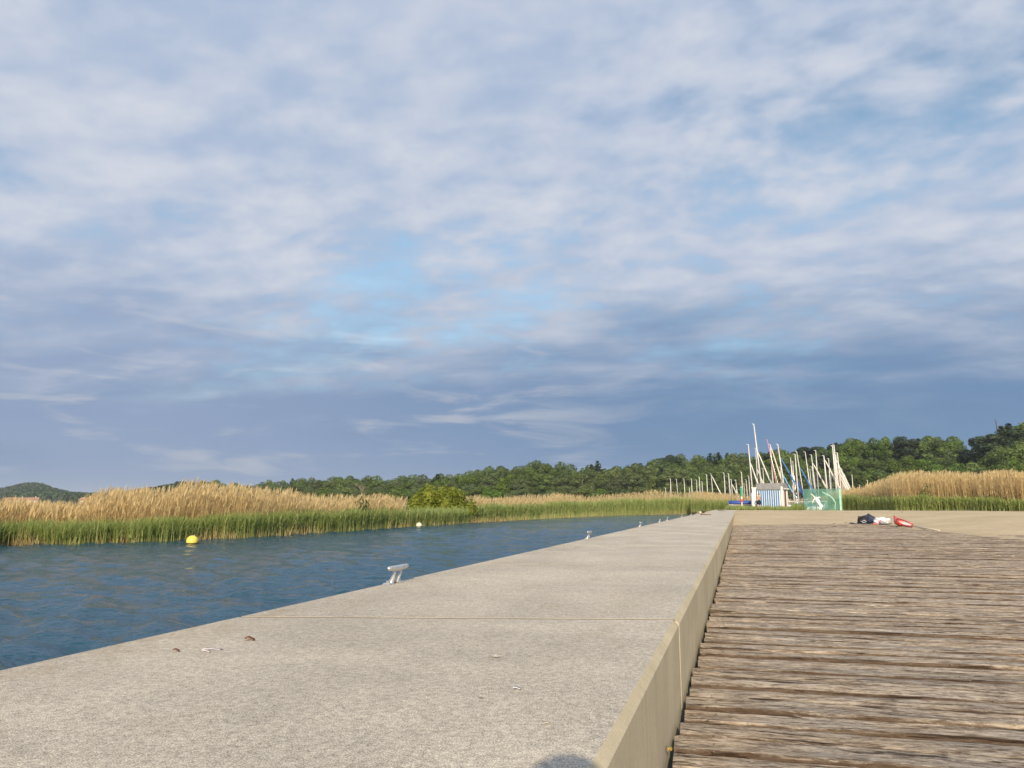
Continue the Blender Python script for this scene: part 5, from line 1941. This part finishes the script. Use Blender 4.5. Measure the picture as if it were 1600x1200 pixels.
MB().tube([(-0.33, -0.06, 0.18), (-0.36, -0.08, 0.25), (-0.31, -0.09, 0.27), (-0.28, -0.06, 0.21)], 0.016, 6).build('strap_loop', M['dark'], bag, True)
MB().tube([(-0.30, -0.17, 0.08), (-0.22, -0.24, 0.03), (-0.12, -0.23, 0.05), (-0.16, -0.21, 0.11), (-0.24, -0.2, 0.10)], 0.012, 6).build('zip_pull', M['white_cloth'], bag, True)

# grey mat under it
mb = MB()
nxm, nym = 26, 12
vs, fs = [], []
for i in range(nxm + 1):
    for j in range(nym + 1):
        x = -0.62 + 1.05 * i / nxm
        y_ = -0.36 + 0.75 * j / nym
        edge_ = 0.035 * math.exp(-((i - 0.5) / 1.4) ** 2)
        vs.append((x + 0.02 * math.sin(j), y_ + 0.02 * math.sin(i * 0.8), 0.010 + edge_ + 0.006 * math.sin(i * 1.3) * math.sin(j * 0.9)))
for i in range(nxm):
    for j in range(nym):
        a = i * (nym + 1) + j
        fs.append((a, a + nym + 1, a + nym + 2, a + 1))
nv = len(vs)
vs2 = vs + [(x, y_, z_ - 0.012) for x, y_, z_ in vs]
fs2 = fs + [tuple(i + nv for i in f[::-1]) for f in fs]
o = mb.add(vs2, fs2).build('grey_mat', M['grey_cloth'], None, True)
o.location = (q.x, q.y, z0 + 0.004)
tag(o, 'rumpled grey mat spread on the boards under the navy bag', 'mat')

q2 = near_edge(1378, 818.8)
o = lump('crumpled_towel', M['white_cloth'], None, (0, 0, 0), (0.26, 0.20, 0.13), 3, 0.30)
o.location = (q2.x, q2.y, z0 + 0.012)
tag(o, 'crumpled white and pink towel heaped beside the navy bag', 'towel')
a = lump('pink_fold', M['pink_cloth'], o, (-0.02, -0.17, 0.03), (0.10, 0.055, 0.06), 8, 0.3, 3)
a = lump('pink_fold', M['pink_cloth'], o, (-0.22, -0.20, -0.02), (0.14, 0.07, 0.025), 9, 0.2, 3)

for (px, py, rz, lb) in ((1381.5, 819.2, 0.3, 'dark sole grey shoe lying against the white towel'), (1386.5, 818.6, -0.2, 'brownish grey shoe at the end of the heap by the towel')):
    qq = near_edge(px, py)
    t = thing('shoe', lb, 'shoe', (qq.x, qq.y, z0), rz)
    mb = MB()
    secs = []
    for x, wv_, hh_ in ((-0.14, 0.025, 0.07), (-0.12, 0.040, 0.10), (-0.05, 0.042, 0.105), (0.0, 0.042, 0.085), (0.07, 0.048, 0.06), (0.12, 0.045, 0.045), (0.155, 0.022, 0.03)):
        secs.append([(x, -wv_, 0.022), (x, -wv_ * 0.95, hh_ * 0.6 + 0.02), (x, 0, hh_ + 0.02), (x, wv_ * 0.95, hh_ * 0.6 + 0.02), (x, wv_, 0.022)])
    mb.loft(secs, close=True)
    mb.build('upper', M['grey_cloth'], t, True)
    MB().loft([[(x, -wv_, 0.0), (x, -wv_, 0.026), (x, wv_, 0.026), (x, wv_, 0.0)] for x, wv_ in ((-0.145, 0.028), (-0.12, 0.044), (0.0, 0.045), (0.08, 0.052), (0.13, 0.046), (0.16, 0.024))], close=True).build('sole', M['dark'], t)

# red hoop net with a white handle
qa, qb, qc = near_edge(1399, 821.3), near_edge(1425.5, 824.2), near_edge(1467.5, 830)
t = thing('landing_net', 'red hoop landing net with white pole lying at the sand edge', 'net', (qb.x, qb.y, z0))
ax = Vector((qa.x - qb.x, qa.y - qb.y, 0))
Ln = ax.length
ax.normalize()
sd = Vector((-ax.y, ax.x, 0))
hoop = []
for i in range(25):
    th = math.pi * 2 * i / 24
    u = 0.5 - 0.5 * math.cos(th)
    v = math.sin(th)
    # hoop stands tilted on its edge
    pnt = ax * (u * Ln * 0.80) + sd * (v * 0.10) + Vector((0, 0, 0.10 + 0.09 * v + 0.10 * u))
    hoop.append(pnt)
MB().tube(hoop, 0.024, 8, cap=False).build('hoop', M['red'], t, True)
MB().tube([ax * 0.02 + Vector((0, 0, 0.02)), ax * Ln * 0.35 + Vector((0, 0, 0.03)) - sd * 0.05, ax * Ln * 0.8 + Vector((0, 0, 0.06))], [0.02, 0.03, 0.04], 8).build('lower_rim', M['red'], t, True)
# net pouch hanging off the far end
mb = MB()
secs = []
for k, (u, wv_, z1, z2) in enumerate(((0.62, 0.11, 0.02, 0.20), (0.75, 0.12, 0.01, 0.22), (0.88, 0.10, 0.02, 0.27), (0.97, 0.05, 0.10, 0.33), (1.03, 0.02, 0.24, 0.36))):
    c_ = ax * (u * Ln)
    sec = []
    for i in range(12):
        th = 2 * math.pi * i / 12
        sec.append(c_ + sd * (wv_ * math.cos(th)) + Vector((0, 0, (z1 + z2) / 2 + (z2 - z1) / 2 * math.sin(th) * (1 + 0.1 * math.sin(3 * th + k)))))
    secs.append(sec)
mb.loft(secs, close=True)
mb.build('net_bag', M['red'], t, True)
for k in range(4):
    u0 = 0.12 + 0.13 * k
    MB().tube([ax * (u0 * Ln) - sd * 0.08 + Vector((0, 0, 0.05)), ax * ((u0 + 0.03) * Ln) + Vector((0, 0, 0.10)), ax * ((u0 + 0.06) * Ln) + sd * 0.08 + Vector((0, 0, 0.17))], 0.014, 6).build('mesh_cord', M['white_cloth'], t)
pole = Vector((qc.x - qb.x, qc.y - qb.y, 0.0))
MB().tube([Vector((0, 0, 0.055)) + ax * 0.05, pole * 0.5 + Vector((0, 0, 0.035)), pole + Vector((0, 0, 0.022))], 0.020, 8).build('handle', M['cream'], t, True)

# small dark pebbles on the sand
for k, (px, py) in enumerate(((1322, 816), (1327.5, 816.8), (1250, 805), (1303, 817), (1410, 806))):
    q = on_plane(px, py, DECK_TOP + 0.05)
    o = lump('pebble', M['driftwood'], None, (0, 0, 0), (0.045, 0.035, 0.025), 30 + k, 0.2, 2)
    o.location = (q.x, q.y, sand_z(q.x, q.y) + 0.0)
    tag(o, 'small dark pebble on the pale sand', 'pebble', 'pebbles on the sand')

# ------------------------------------------------------------------ summer haze
hm = bpy.data.materials.new('haze')
hm.use_nodes = True
ht = NT(hm.node_tree)
ho = ht.node('ShaderNodeOutputMaterial')
hv = ht.node('ShaderNodeVolumePrincipled')
hv.inputs['Color'].default_value = (0.80, 0.90, 1.0, 1)
hv.inputs['Density'].default_value = 0.00017
hv.inputs['Anisotropy'].default_value = 0.0
ht.t.links.new(hv.outputs[0], ho.inputs['Volume'])
o = MB().box((0, 0, 38), (13000, 13000, 84)).build('haze', hm)
tag(o, 'thin pale summer haze over the lake and far hills', 'haze', kind='stuff')
